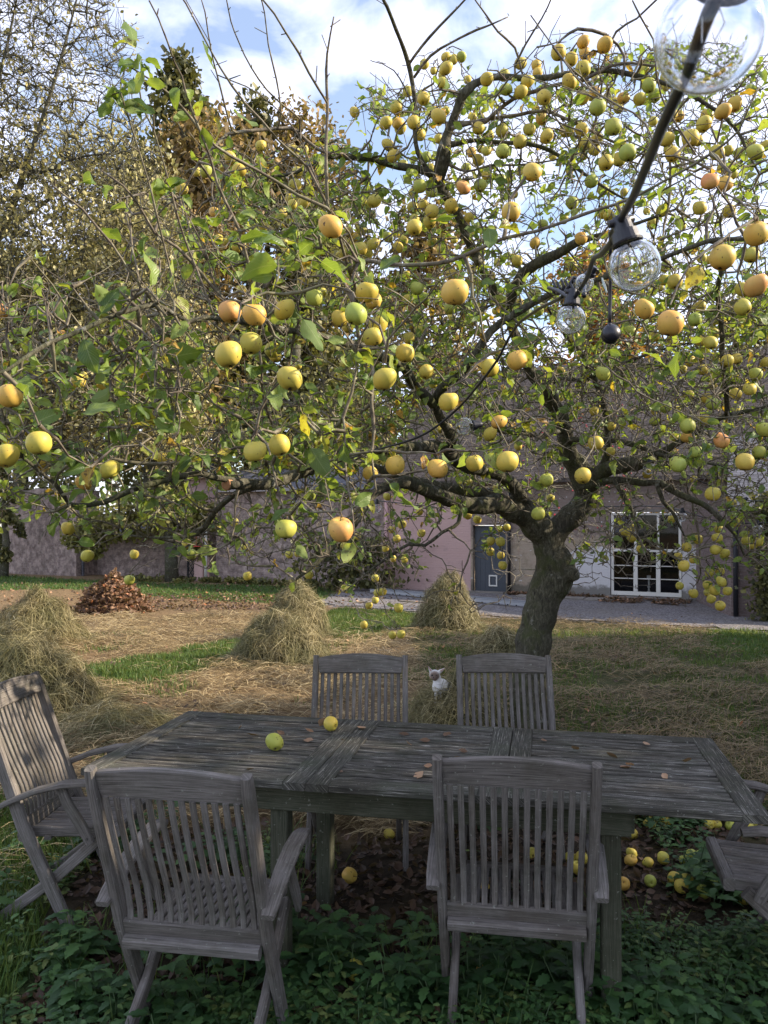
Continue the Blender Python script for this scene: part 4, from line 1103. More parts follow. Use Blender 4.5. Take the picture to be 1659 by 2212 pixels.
LIMBS.update({
 'B2': [(560,1042,3.5,15),(500,1036,3.38,14),(464,1031,3.3,14),(434,1023,3.25,13),(364,1037,3.15,13),(280,1062,3.05,13),(224,1084,3.0,13),(174,1093,2.95,12),(151,1091,2.92,11),(120,1048,2.85,9),(84,1017,2.8,8),(48,983,2.75,7),(14,913,2.7,5),(0,860,2.65,4)],
 'B3': [(470,1032,3.32,10),(400,1005,3.3,10),(330,1000,3.25,9),(244,990,3.2,9),(196,975,3.2,8),(140,968,3.1,7),(100,972,3.0,5)],
 'B4': [(577,1050,3.6,16),(510,1065,3.7,14),(468,1104,3.8,13),(434,1149,3.9,11),(380,1165,4.0,7),(300,1160,4.1,5),(240,1150,4.2,3)],
 'M': [(962,972,4.9,24),(975,947,4.8,22),(953,899,4.6,22),(930,868,4.4,22),(908,845,4.3,22),(880,806,4.1,22),(857,784,4.0,22),(804,761,3.8,21),(762,745,3.6,19),(706,731,3.4,17),(636,711,3.2,14),(560,700,3.0,12),(500,690,2.9,11),(448,680,2.8,10),(414,689,2.75,10),(378,672,2.7,9),(336,655,2.6,10),(294,663,2.55,10),(244,677,2.5,10),(210,694,2.45,10),(168,717,2.4,10),(112,739,2.35,10),(50,775,2.25,9),(11,801,2.2,7),(-40,800,2.15,5)],
 'M2': [(406,694,2.8,9),(364,728,2.85,8),(308,756,2.9,8),(266,773,2.9,7),(224,784,2.9,6),(150,795,2.9,3)],
 'U': [(948,388,4.6,18),(922,372,4.55,16),(866,361,4.5,15),(796,342,4.4,14),(734,340,4.3,14),(700,345,4.25,10),(640,370,4.2,8),(560,385,4.1,6)],
 'U2': [(734,340,4.3,9),(689,328,4.25,7),(650,291,4.2,8),(630,277,4.15,8),(594,277,4.1,8),(552,280,4.05,8),(510,288,4,8),(490,294,4,7),(460,320,3.9,5),(430,350,3.9,3)],
 'V': [(935,875,4.45,20),(953,845,4.4,20),(992,809,4.3,20),(1034,753,4.2,19),(1062,717,4.2,18),(1104,683,4.2,16),(1150,655,4.2,14),(1194,633,4.1,12),(1264,613,4.0,12),(1315,596,3.9,12),(1370,575,3.8,11),(1427,557,3.7,11),(1474,540,3.6,10),(1530,523,3.5,10),(1572,521,3.4,9),(1609,521,3.3,8),(1659,515,3.2,6),(1720,505,3.1,4)],
 'W': [(1090,680,5.2,24),(1110,630,5.0,24),(1130,597,4.9,24),(1160,570,4.8,24),(1202,547,4.7,22),(1241,526,4.6,18),(1300,505,4.5,12),(1380,480,4.4,8),(1460,450,4.4,5)],
 'N': [(775,748,3.65,9),(768,690,3.6,9),(768,620,3.4,9),(762,580,3.2,9),(796,563,3.1,9),(840,568,3.05,9),(908,568,3.0,9),(964,563,2.95,9),(1034,535,2.9,9),(1090,512,2.85,8),(1160,501,2.8,8),(1210,487,2.8,8),(1260,467,2.75,8),(1292,453,2.75,7),(1374,426,2.7,7),(1446,384,2.65,6),(1530,330,2.6,6),(1595,280,2.55,5),(1620,230,2.5,4),(1642,182,2.5,3)],
 'R2': [(1225,950,6.05,14),(1292,950,5.6,12),(1348,955,5.5,12),(1390,967,5.4,12),(1418,978,5.3,10),(1480,990,5.2,7),(1560,1010,5.1,5)],
 'R2b': [(1217,930,6.05,11),(1174,939,5.6,10),(1104,933,5.2,9),(1040,925,5.0,7),(940,940,4.8,5)],
 'R3': [(1262,1050,6.25,30),(1301,1042,6.1,17),(1334,1037,6.0,15),(1390,1045,5.9,15),(1424,1042,5.8,15),(1446,1056,5.75,15),(1474,1070,5.7,14),(1516,1087,5.6,13),(1544,1107,5.55,12),(1570,1135,5.5,11),(1592,1163,5.5,8),(1610,1200,5.5,4)],
 'D1': [(1326,1038,6.0,12),(1346,1070,6.0,11),(1362,1101,6.0,10),(1374,1137,6.0,8),(1378,1165,6.0,4)],
 'D2': [(1418,1046,5.8,10),(1430,1084,5.8,9),(1455,1109,5.8,8),(1466,1129,5.8,6),(1480,1160,5.8,3)],
 'D3': [(1485,1060,5.7,6),(1495,1080,5.7,5),(1497,1101,5.7,5),(1508,1143,5.7,5),(1511,1185,5.7,4),(1514,1224,5.7,3)],
 'K': [(1570,900,5.3,12),(1570,823,5.1,11),(1561,767,5.0,11),(1558,711,4.9,11),(1556,669,4.8,11),(1550,627,4.7,10),(1558,588,4.6,9),(1565,540,4.6,7),(1560,480,4.6,4)],
 'K2': [(1440,460,4.3,7),(1446,420,4.3,6),(1446,336,4.25,6),(1448,294,4.2,4),(1440,260,4.2,3)],
 'R4': [(1174,831,5.75,14),(1216,820,5.5,10),(1255,823,5.4,9),(1330,790,5.2,8),(1420,760,5,6),(1500,740,4.9,4)],
 'R5': [(1290,1025,6.2,22),(1310,990,6.1,18),(1313,930,6.0,16),(1301,857,5.9,14),(1276,803,5.8,12),(1259,767,5.7,11),(1231,733,5.6,10),(1200,690,5.5,7),(1180,650,5.4,4)],
 'LW': [(996,1092,5.5,12),(990,1126,5.45,9),(953,1149,5.4,8),(916,1177,5.4,7),(880,1174,5.4,7),(838,1202,5.4,6),(802,1230,5.4,5),(770,1260,5.4,3)],
 'X1': [(985,265,4.45,10),(1048,263,4.4,9),(1076,238,4.35,9),(1110,213,4.3,9),(1160,193,4.3,8),(1264,168,4.2,8),(1312,146,4.2,7),(1362,137,4.2,6),(1418,146,4.2,4),(1500,150,4.2,3)],
 'X2': [(975,275,4.45,9),(1062,255,4.4,8),(1118,246,4.4,8),(1174,241,4.4,7),(1250,270,4.3,6),(1330,310,4.3,5),(1430,350,4.3,3)],
 'X3': [(960,310,4.5,14),(1020,300,4.5,10),(1080,305,4.5,9),(1146,314,4.5,9),(1210,336,4.5,8),(1290,400,4.5,6),(1370,440,4.5,4)],
 'X4': [(955,345,4.55,9),(1010,370,4.5,5),(1060,357,4.4,5),(1120,358,4.3,5),(1190,350,4.3,4),(1260,330,4.2,4)],
 # long canes and water shoots
 'S1': [(762,600,3.25,7),(731,509,3.1,7),(703,456,3.05,8),(705,364,3.0,8),(706,280,3.0,7),(706,218,3.0,7),(709,112,2.95,5),(717,31,2.9,3)],
 'S2': [(706,222,3.0,5),(672,157,2.9,6),(650,115,2.85,6),(616,73,2.8,5),(591,34,2.75,5),(560,-10,2.7,4)],
 'S3': [(720,470,3.05,7),(698,451,3.0,7),(642,423,2.95,7),(594,389,2.9,7),(538,356,2.85,7),(504,339,2.8,7),(468,314,2.75,6),(440,286,2.7,6),(420,258,2.7,6),(370,204,2.65,5),(330,174,2.6,4),(266,133,2.5,3)],
 'S4': [(698,440,3.05,6),(667,361,3.0,6),(650,342,2.95,6),(600,300,2.9,5),(566,260,2.85,5),(532,221,2.8,5),(504,182,2.75,5),(476,140,2.7,4),(434,70,2.65,4),(398,6,2.6,4),(380,-20,2.6,3)],
 'S5': [(650,291,4.2,4),(650,255,4.1,4),(611,227,4.0,4),(572,190,3.9,4),(544,146,3.8,4),(518,92,3.7,3),(499,48,3.6,3),(489,-5,3.5,3)],
 'S6': [(600,278,4.1,4),(605,249,4.0,4),(594,168,3.9,4),(580,98,3.8,3),(569,28,3.7,3),(562,-10,3.6,3)],
 'S7': [(510,288,4.0,4),(496,280,3.9,4),(485,232,3.8,4),(471,160,3.7,4),(462,123,3.6,3),(451,70,3.5,3),(440,22,3.4,3),(430,-10,3.4,2)],
 'S8': [(577,705,3.05,9),(555,599,3.0,8),(535,565,2.95,8),(518,501,2.9,8),(493,440,2.85,7),(476,400,2.8,7),(457,336,2.75,6),(440,294,2.7,6),(415,235,2.65,6),(398,190,2.6,6),(392,162,2.6,5),(375,129,2.55,5),(361,87,2.5,5),(339,34,2.45,4),(319,-5,2.4,4)],
 'S9': [(400,690,2.78,5),(360,560,2.7,5),(336,464,2.6,5),(308,364,2.55,4),(291,294,2.5,4),(269,232,2.45,4),(256,200,2.4,3)],
 'S10': [(470,690,2.85,5),(410,560,2.8,5),(381,464,2.7,5),(356,372,2.65,4),(333,280,2.6,4),(308,232,2.55,4),(297,154,2.5,3)],
 'S11': [(336,655,2.6,6),(308,624,2.55,6),(274,582,2.5,6),(238,529,2.45,6),(207,493,2.4,6),(179,453,2.38,5),(118,400,2.3,4)],
 'S12': [(520,690,2.95,7),(455,620,2.9,7),(380,540,2.8,7),(330,505,2.75,6),(305,460,2.7,5),(260,405,2.6,5),(218,372,2.6,4)],
 'S13': [(265,790,2.8,5),(180,707,2.7,4),(118,613,2.6,4),(70,560,2.55,3),(34,520,2.5,3)],
 'S14': [(703,456,3.05,5),(650,300,3.0,3),(560,210,2.9,3),(470,160,2.8,3)],
 'T1': [(945,400,4.6,10),(905,330,4.5,10),(897,232,4.4,10),(891,182,4.35,10),(883,134,4.3,10),(869,87,4.2,9),(846,39,4.1,8),(821,-5,4.0,7)],
 'T2': [(884,140,4.3,6),(928,84,4.2,6),(970,36,4.1,5),(1008,-5,4.0,4)],
 'T3': [(894,168,4.35,6),(930,120,4.3,6),(975,95,4.2,5),(1028,67,4.1,5),(1062,52,4.0,4),(1100,35,4.0,3)],
 'T4': [(1128,160,4.35,5),(1112,104,4.3,5),(1076,70,4.2,5),(1037,17,4.1,4),(1020,-10,4.0,3)],
 'T5': [(1112,140,4.3,5),(1135,98,4.2,5),(1168,42,4.1,4),(1195,-10,4.0,4)],
 'T6': [(1343,168,4.2,6),(1346,123,4.2,6),(1334,98,4.2,6),(1306,78,4.15,7),(1278,70,4.1,8),(1245,67,4.1,7),(1208,92,4.1,5),(1190,120,4.1,3)],
 'T7': [(1290,160,4.2,4),(1330,70,4.1,5),(1376,39,4.0,4),(1425,-10,3.9,4)],
 'T8': [(1500,335,2.65,4),(1427,207,2.6,4),(1413,90,2.5,4),(1388,36,2.45,4),(1370,-5,2.4,3)],
 'T9': [(1440,395,2.7,4),(1390,269,2.75,4),(1334,235,2.8,4),(1250,179,2.9,4),(1194,101,3.0,3),(1150,40,3.0,3)],
 'T10': [(897,240,4.4,5),(850,150,4.3,3),(800,130,4.3,2)],
 'H1': [(740,745,3.6,6),(804,790,3.5,8),(802,870,3.4,9),(808,930,3.4,8),(806,1000,3.35,6),(812,1060,3.3,4)],
 'H2': [(732,985,4.0,5),(738,900,3.0,5),(743,960,2.9,5),(748,1050,2.8,5),(757,1100,2.75,4),(766,1160,2.7,3)],
 'H3': [(575,1000,3.2,6),(580,970,2.9,5),(600,1030,2.8,5),(617,1095,2.75,4),(655,1160,2.7,3)],
 'H4': [(620,980,3.2,5),(568,860,2.95,6),(566,800,2.9,6),(562,720,2.85,6),(575,690,2.95,5)],
})
def to3(lst): return np.array([[*P(x, y, d), w * d / F / 2] for x, y, d, w in lst])
L3 = {k: to3(v) for k, v in LIMBS.items()}
tree = empty('apple_tree', tuple(G(1143, 1600)[:3]))
TB = P(1143, 1600, 6.3); tree.location = (TB[0], TB[1], gz(TB[0], TB[1]))
tag(tree, 'old gnarled apple tree laden with yellow apples, leaning over the garden table', 'apple tree')
nodes = []; pen = []
tm = MB()
for k, a in L3.items():
    pth = smooth_path(a, 0.05, 0.0)
    r = pth[:, 3].copy()
    wig = np.array([[mnoise.noise(Vector((p[0] * 4, p[1] * 4, p[2] * 4 + q * 9))) for q in range(3)] for p in pth[:, :3]])
    pth[:, :3] += wig * (0.018 if k != 'trunk' else 0.01)
    r *= 1 + 0.18 * np.array([mnoise.noise(Vector(p[:3] * 9)) for p in pth])
    if k == 'trunk': r *= 0.92
    r = np.maximum(r, 0.0022)
    if k in THICK:
        tm.tube(pth[:, :3], r, 14)
    if k != 'trunk' and k != 'knob':
        mb = MB(); mb.tube(pth[:, :3], r * (0.97 if k in THICK else 1.0), 9 if r.max() > 0.012 else 6)
        cane = r.max() < 0.014
        mb.build('cane' if cane else 'limb', MAT['twig'] if cane else MAT['bark'], tree, smooth=True)
    for i, p in enumerate(pth):
        if k in ('trunk', 'knob'): continue
        if p[2] < 1.3: continue
        nodes.append(p[:3]); pen.append(0.25 if k[0] in 'ST' else 0.0)
tr = tm.build('trunk', MAT['bark'], tree, smooth=True)
rm = tr.modifiers.new('remesh', 'REMESH'); rm.mode = 'VOXEL'; rm.voxel_size = 0.010; rm.use_smooth_shade = True
tx = bpy.data.textures.new('bark_lumps', 'CLOUDS'); tx.noise_scale = 0.06; tx.noise_depth = 3
dm = tr.modifiers.new('lumps', 'DISPLACE'); dm.texture = tx; dm.strength = 0.018; dm.mid_level = 0.5; dm.texture_coords = 'GLOBAL'
# sawn end of the cut limb
e1 = P(492, 1046, 3.35); e0 = P(535, 1046, 3.45); dv = (e1 - e0) / np.linalg.norm(e1 - e0)
mb = MB(); mb.tube([e1 - dv * .01, e1 + dv * .012, e1 + dv * .016], [0.026, 0.026, 0.016], 12)
mb.build('sawn_end', m_simple('sawn_wood', (0.45, 0.24, 0.13), 0.8, 0.2, 0.3, 40), tree, smooth=False)

# ---- apples hanging: tile (ox, oy) then (x, y, r, kind)
AP = {(398, 0): [(590,1125,44,'y'),(355,1215,50,'y'),(420,1318,54,'y'),(95,1325,36,'g'),(168,1322,48,'g'),(845,1170,48,'y'),(925,1155,35,'y'),(1115,1165,46,'g'),(1040,1312,42,'y'),(875,1330,45,'y'),(855,1430,52,'y'),(-22,1450,54,'y'),(275,1545,44,'o'),(360,1575,30,'o'),(235,1640,47,'o'),(1315,868,42,'y'),(835,1580,38,'y'),(925,1565,54,'y'),(1020,1580,48,'g'),(1378,1555,42,'y'),(1462,1548,50,'y'),(1280,1575,35,'g'),(1210,1640,50,'y'),(815,1530,35,'y'),(760,1630,32,'g'),(480,1480,25,'y')],
(796, 0): [(717,440,40,'g'),(655,460,38,'y'),(597,440,40,'y'),(598,528,54,'y'),(570,645,44,'y'),(425,762,52,'y'),(215,828,50,'y'),(228,955,48,'o'),(135,950,50,'y'),(350,945,54,'y'),(540,900,60,'y'),(505,870,45,'y'),(395,1040,48,'y'),(150,1118,50,'y'),(193,1205,52,'y'),(440,1215,45,'g'),(540,1070,34,'g'),(915,612,52,'y'),(1060,692,52,'g'),(875,765,38,'y'),(1175,490,50,'y'),(1295,500,40,'o'),(1305,560,40,'o'),(1225,628,52,'y'),(1175,712,52,'y'),(1467,405,60,'y'),(1565,460,50,'y'),(1550,630,58,'y'),(1355,750,58,'y'),(850,990,50,'y'),(930,1045,40,'y'),(1030,1010,52,'y'),(1240,1000,50,'y'),(1335,915,48,'o'),(1375,1055,54,'y'),(1170,1095,54,'y'),(1520,1010,50,'y'),(1035,1168,56,'g'),(910,1165,42,'y'),(845,1237,48,'y'),(795,1175,40,'o'),(755,1295,40,'g'),(1422,1210,32,'y'),(1262,1330,75,'o'),(1165,1325,32,'o'),(1020,1385,44,'g'),(1075,1385,34,'g'),(732,1447,56,'p'),(862,1430,52,'g'),(397,1437,54,'g'),(345,1490,40,'g'),(485,1478,50,'g'),(45,1555,52,'y'),(640,1590,55,'y'),(340,1600,45,'y'),(430,1585,42,'y'),(490,1630,55,'y'),(1100,1635,75,'o'),(1570,1570,50,'g'),(865,1150,30,'y')],
(1194.5, 0): [(400,348,60,'o'),(235,325,50,'o'),(245,415,45,'o'),(232,535,60,'y'),(322,712,45,'o'),(228,755,52,'y'),(295,740,38,'o'),(345,828,66,'g'),(465,780,30,'y'),(545,760,50,'o'),(670,765,50,'y'),(740,660,55,'g'),(785,740,50,'g'),(875,600,48,'y'),(865,670,45,'y'),(325,605,30,'y'),(463,978,66,'g'),(1403,805,57,'o'),(1312,862,62,'o'),(1190,895,50,'y'),(1165,960,60,'y'),(910,895,50,'y'),(970,900,42,'o'),(875,1075,60,'y'),(840,1010,38,'o'),(1060,1065,68,'y'),(1120,1085,42,'y'),(920,1190,58,'y'),(220,1000,52,'y'),(115,1010,45,'y'),(245,1110,52,'y'),(335,1080,50,'y'),(575,1178,68,'g'),(410,1255,62,'y'),(510,1230,55,'y'),(1560,1175,65,'g'),(1640,1125,40,'y'),(1440,1180,45,'g'),(1345,1165,45,'y'),(1265,1180,60,'y'),(1310,1300,45,'y'),(1210,1400,70,'p'),(1325,1420,62,'o'),(295,1400,52,'g'),(385,1465,45,'g'),(548,1485,32,'o'),(845,1625,50,'y'),(1130,1605,55,'y'),(1360,1630,50,'y'),(1530,1095,34,'g')],
(0, 431): [(82,1515,97,'o'),(5,860,60,'p'),(635,1365,42,'y'),(605,1402,60,'y'),(1415,125,52,'y'),(1380,440,45,'g'),(1265,280,45,'g')],
(398, 431): [(1128,210,95,'o'),(1265,250,42,'y'),(1365,235,46,'y'),(1268,345,42,'y'),(1330,290,42,'o'),(1360,380,56,'y'),(1455,345,50,'y'),(1570,290,43,'g'),(1240,410,45,'y'),(1290,430,45,'y'),(1058,400,42,'y'),(1060,587,44,'g'),(915,640,48,'y'),(1165,655,42,'g'),(1000,755,70,'g'),(1065,715,34,'y'),(1270,700,38,'g'),(345,320,48,'y'),(400,370,46,'y'),(265,305,36,'o'),(875,325,50,'y'),(760,330,45,'y'),(750,120,45,'y'),(850,190,42,'g'),(440,565,40,'o'),(515,600,42,'y'),(445,700,40,'y'),(350,865,90,'p'),(545,890,95,'o'),(775,850,85,'y'),(685,820,55,'y'),(340,1195,108,'y'),(515,1110,88,'y'),(680,1160,64,'y'),(700,1210,52,'y'),(815,1385,100,'y'),(1405,718,88,'y'),(1460,780,68,'o'),(1320,885,92,'g'),(1205,915,72,'y'),(1265,980,50,'y'),(1498,965,77,'y'),(1455,1060,78,'y'),(1225,820,34,'y'),(1548,1385,92,'y'),(1500,1300,38,'y'),(1245,1265,38,'y'),(395,1480,34,'o'),(880,1280,30,'y')],
(796, 431): [(573,132,34,'y'),(475,168,54,'y'),(355,215,62,'y'),(265,320,40,'y'),(225,370,46,'y'),(490,325,40,'y'),(1285,340,45,'o'),(1345,190,42,'g'),(372,685,54,'g'),(435,760,46,'g'),(672,715,108,'o'),(635,840,50,'g'),(645,580,45,'y'),(795,545,38,'o'),(940,590,42,'y'),(860,490,40,'y'),(525,780,32,'y'),(340,960,42,'o'),(400,1010,46,'y'),(310,1070,50,'y'),(280,1185,75,'y'),(220,1170,45,'y'),(430,1190,34,'y'),(445,1330,58,'y'),(500,1420,38,'y'),(640,910,30,'g'),(735,890,30,'g'),(1020,1110,38,'g'),(1000,1190,32,'g'),(780,1185,26,'y'),(930,1300,75,'y'),(1148,1240,80,'o'),(1340,1365,38,'g'),(1475,1325,35,'y'),(1290,725,42,'g'),(1340,785,30,'g'),(1165,800,38,'y'),(1310,860,42,'g'),(615,1560,78,'y'),(1490,1530,26,'o'),(1180,1490,26,'y'),(1565,1610,28,'y'),(1590,1065,40,'y'),(1070,1350,38,'y'),(655,1265,26,'y')],
(1194.5, 431): [(215,300,50,'o'),(125,480,38,'g'),(150,515,40,'o'),(430,125,45,'y'),(1570,265,95,'o'),(1308,448,100,'o'),(1085,573,60,'o'),(940,635,58,'y'),(860,622,44,'y'),(865,515,44,'g'),(1570,665,90,'p'),(1465,695,58,'y'),(1530,430,60,'y'),(1465,830,65,'y'),(1095,925,55,'g'),(905,955,103,'o'),(705,848,80,'o'),(597,1015,48,'g'),(255,780,44,'y'),(920,1070,42,'y'),(1215,1105,55,'y'),(1140,1085,48,'y'),(1240,1030,42,'y'),(1345,1245,50,'y'),(1410,1230,48,'y'),(1155,1315,45,'y'),(1210,1370,40,'y'),(1060,1250,42,'y'),(940,1240,34,'y'),(780,1060,42,'y'),(1565,1350,52,'g'),(1640,1260,45,'y'),(1515,1462,52,'y'),(1408,1500,48,'y'),(1230,1575,52,'g'),(1345,1500,38,'g'),(385,1345,58,'g'),(1450,950,40,'y'),(1395,1355,36,'g'),(1350,855,34,'o'),(1250,930,42,'g'),(870,1600,48,'g'),(60,1325,34,'y'),(960,1620,28,'y'),(1095,845,44,'y'),(765,190,42,'y'),(310,460,36,'g')],
(0, 863): [(300,335,98,'y'),(55,435,92,'y'),(290,480,64,'o'),(845,540,80,'y'),(1262,450,55,'y'),(645,645,62,'o'),(525,997,54,'y'),(675,1208,50,'y'),(1035,1195,36,'o'),(998,1395,42,'g'),(1438,1113,38,'g'),(1472,1195,45,'g')],
(398, 863): [(545,400,92,'y'),(735,350,85,'y'),(1433,570,60,'o'),(970,740,46,'g'),(385,947,34,'y'),(470,1145,35,'y'),(488,1362,35,'y'),(785,1000,85,'g'),(810,1195,32,'g'),(877,1188,31,'y'),(962,1353,35,'y'),(1205,1005,98,'p'),(1235,1130,30,'y'),(1345,1055,30,'y'),(1235,1455,28,'y'),(1262,1467,29,'y'),(1425,1590,29,'o'),(1473,1550,28,'o'),(1492,1492,33,'y'),(1530,1483,33,'y')],
(796, 863): [(208,505,78,'o'),(530,535,82,'o'),(815,492,70,'y'),(1075,480,88,'y'),(1005,175,62,'o'),(940,265,58,'y'),(535,230,45,'y'),(605,220,40,'y'),(1103,200,32,'y'),(1155,362,32,'g'),(1375,620,55,'g'),(1312,880,54,'g'),(1405,762,32,'y'),(395,865,30,'y'),(258,965,35,'g'),(183,1005,30,'g'),(220,1075,31,'g'),(407,1032,33,'y'),(131,1150,29,'y'),(187,1228,29,'y'),(278,1235,28,'y'),(53,1380,31,'y'),(232,1607,38,'y'),(765,893,35,'y'),(840,927,33,'y'),(1012,997,29,'y'),(1068,988,29,'y'),(943,1092,35,'g'),(1018,1098,38,'y'),(940,1175,34,'y'),(1020,1203,31,'y'),(1037,1280,35,'y'),(722,638,28,'y'),(775,635,28,'o'),(980,685,26,'y'),(145,750,32,'y')],
(1194.5, 863): [(232,588,65,'y'),(328,335,60,'y'),(380,375,32,'y'),(148,75,30,'y'),(148,130,30,'y'),(340,50,30,'y'),(1038,205,60,'g'),(1030,292,46,'o'),(1297,317,63,'p'),(1100,405,52,'g'),(960,500,65,'g'),(1480,482,72,'o'),(1590,405,52,'g'),(1640,235,60,'g'),(1235,728,60,'y'),(1090,615,30,'y'),(725,575,36,'g'),(1380,800,38,'g'),(785,170,42,'g'),(915,925,32,'y'),(615,990,32,'y'),(575,1022,33,'y'),(545,1020,30,'y'),(610,1068,35,'y'),(675,1155,32,'g'),(1410,950,38,'y'),(1280,1000,34,'y'),(1265,1068,42,'y'),(1120,1080,38,'g'),(1255,1160,44,'y'),(1325,1187,38,'y'),(1033,1140,38,'g'),(968,1210,32,'g'),(1078,1237,29,'y'),(1010,1285,45,'y'),(1582,1097,38,'o'),(1545,1125,31,'y'),(1490,1090,36,'y'),(1208,1335,36,'g'),(1287,1330,36,'g'),(1298,1405,42,'y'),(1190,1430,36,'g'),(1250,1475,40,'g'),(1345,1478,36,'g'),(1195,1490,33,'g'),(978,1438,32,'g'),(1085,1497,37,'g'),(1220,1540,35,'g'),(1290,1592,40,'g')]}
HANG = []
for (ox, oy), lst in AP.items():
    for x, y, r, k in lst: HANG.append((x * 0.28 + ox, y * 0.28 + oy, r * 0.28, k))
HANG += [(786, 1350, 8.5, 'o'), (848, 1372, 9, 'y'), (866, 1370, 9.5, 'g')]

HANG.sort(key=lambda h: -h[2])
SMALL = HANG[258:]; HANG = HANG[:258]
def apple_mesh(seed, mat_list):
    rng = np.random.default_rng(seed)
    nu, nv = 20, 14
    V = []
    k5 = rng.uniform(0.02, 0.075); ph = rng.random() * 6; tall = rng.uniform(0.90, 1.05); taper = rng.uniform(0.0, 0.14); sk = rng.normal(0, 0.10, 2)
    for j in range(nv + 1):
        th = math.pi * j / nv
        R = math.sin(th) ** 0.92 * (1 + 0.02 * math.cos(2 * th))
        z = math.cos(th) * tall
        z -= 0.30 * math.exp(-(R / 0.26) ** 2) if th < math.pi / 2 else -0.20 * math.exp(-(R / 0.24) ** 2)
        for i in range(nu):
            a = 2 * math.pi * i / nu
            rr = R * (1 + k5 * math.cos(5 * a + ph) * (0.4 + 0.6 * (z < 0)) + 0.03 * math.cos(a + ph * 2)) * (1 + taper * z)
            V.append((rr * math.cos(a) + sk[0] * z, rr * math.sin(a) + sk[1] * z, z + 0.04 * math.cos(a + ph) * R))
    Q = []
    for j in range(nv):
        for i in range(nu): Q.append((j * nu + i, (j + 1) * nu + i, (j + 1) * nu + (i + 1) % nu, j * nu + (i + 1) % nu))
    return np.array(V) * 0.036, np.array(Q)
APM = {}
def apple_data(kind, v):
    if (kind, v) not in APM:
        V, Q = apple_mesh(v * 7 + 1, None)
        o = npmesh('apple', V, Q, MAT['apple_' + kind])
        APM[(kind, v)] = o.data
        bpy.data.objects.remove(o)
    return APM[(kind, v)]
_m = MB(); _m.tube([(0, 0, 0.018), (0.001, 0.001, 0.034), (0.005, 0.002, 0.052)], [0.0014, 0.0011, 0.0018], 5)
_o = _m.build('stalk', MAT['stalk'], smooth=True); STALK = _o.data; bpy.data.objects.remove(_o)
_m = MB()
for i in range(5):
    a = i * 1.2566
    _m.board([(0.001 * math.cos(a), 0.001 * math.sin(a), -0.026), (0.005 * math.cos(a), 0.005 * math.sin(a), -0.0335)], 0.004, 0.0008, (math.cos(a), math.sin(a), 0.3), 0.0002)
_o = _m.build('calyx', MAT['calyx']); CALYX = _o.data; bpy.data.objects.remove(_o)
def add_apple(loc, kind, label, group, scale=1.0, rot=None, parts=True):
    v = random.randrange(5)
    o = bpy.data.objects.new('apple', apple_data(kind, v)); COL.objects.link(o)
    o.location = loc; o.scale = (scale,) * 3
    o.rotation_euler = rot if rot else (random.gauss(0, 0.22), random.gauss(0, 0.22), random.random() * 6.28)
    tag(o, label, 'apple', group)
    if parts:
        for nm, dt in (('stalk', STALK), ('calyx', CALYX)):
            c = bpy.data.objects.new(nm, dt); COL.objects.link(c); c.parent = o
    return o
CN = {'g': 'green', 'y': 'yellow', 'o': 'orange tinged', 'p': 'pink blushed'}
ORD = ['leftmost', 'second from left', 'third from left', 'fourth from left', 'fifth from left', 'sixth from left', 'seventh from left', 'eighth from left', 'ninth from left', 'tenth from left', 'eleventh from left', 'twelfth from left', 'thirteenth from left', 'fourteenth from left']
NUM = ['', 'only', 'two', 'three', 'four', 'five', 'six', 'seven', 'eight', 'nine', 'ten', 'eleven', 'twelve', 'thirteen', 'fourteen']
for w_ in ('fifteenth','sixteenth','seventeenth','eighteenth','nineteenth','twentieth'): ORD.append(w_+' from left')
NUM += ['fifteen','sixteen','seventeen','eighteen','nineteen','twenty']
COLN = ['far left', 'left', 'centre left', 'centre', 'centre right', 'right', 'far right']
ROWN = ['topmost', 'upper', 'upper middle', 'middle', 'lower middle', 'low', 'lowest']
def cellof(x, y): return (min(6, max(0, int(x / 237))), min(6, max(0, int((y - 60) / 190))))
SPEC = {(490,765): 'largest yellow apple left of centre, below two reddish apples side by side', (715,490): 'big orange apple alone on the upright branch left of centre', (984,631): 'big orange apple with dark pits hanging at the picture centre',
 (735,1145): 'big pink blushed apple hanging alone on a long bare twig, low', (23,855): 'huge smooth orange apple cut by the left picture edge', (905,955): '', (1447,698): 'large orange apple hanging right of the dangling black plug',
 (831,819): 'yellow apple with black rot spots beside the lichened branch', (1634,506): 'russet orange apple at the upper right picture edge', (1634,617): 'pink blushed apple hanging at the right picture edge', (1560,556): 'large orange apple just left of two at the right edge',
 (1306,97): 'orange apple highest of all beside the curved bare twig', (1150,372): 'large orange apple against the sky right of the leaning upper limb', (618,1143): 'large green apple low left of centre, left of a pink blushed one', (85,957): 'large yellow apple with open eye at the left, over a smaller one',
 (1001,405): 'reddest apple, just right of the dark upper limb', (1260,1027): 'green apple in front of where the trunk forks', (1164,1109): 'green apple hanging low in the fork of the trunk', (1181,1037): 'green apple hanging left of the trunk just above the fork'}
def spec_label(x, y):
    best = None
    for (sx, sy), l in SPEC.items():
        d = math.hypot(x - sx, y - sy)
        if l and d < 12 and (best is None or d < best[0]): best = (d, l, (sx, sy))
    return best
cells = {}; labels = {}; usedspec = set()
for i, (x, y, r, k) in enumerate(HANG):
    s = spec_label(x, y)
    if s and s[2] not in usedspec: labels[i] = s[1]; usedspec.add(s[2]); continue
    cells.setdefault((cellof(x, y), k), []).append(i)
for ((cx, cy), k), ids in cells.items():
    ids.sort(key=lambda i: HANG[i][0])
    for n_, i in enumerate(ids):
        where = f'{ROWN[cy]} rows, {COLN[cx]}'
        if len(ids) == 1: labels[i] = f'only {CN[k]} apple hanging in the {where}'
        else: labels[i] = f'{CN[k]} apple, {ORD[n_]} of {NUM[len(ids)]}, {where}'
TOPS = []
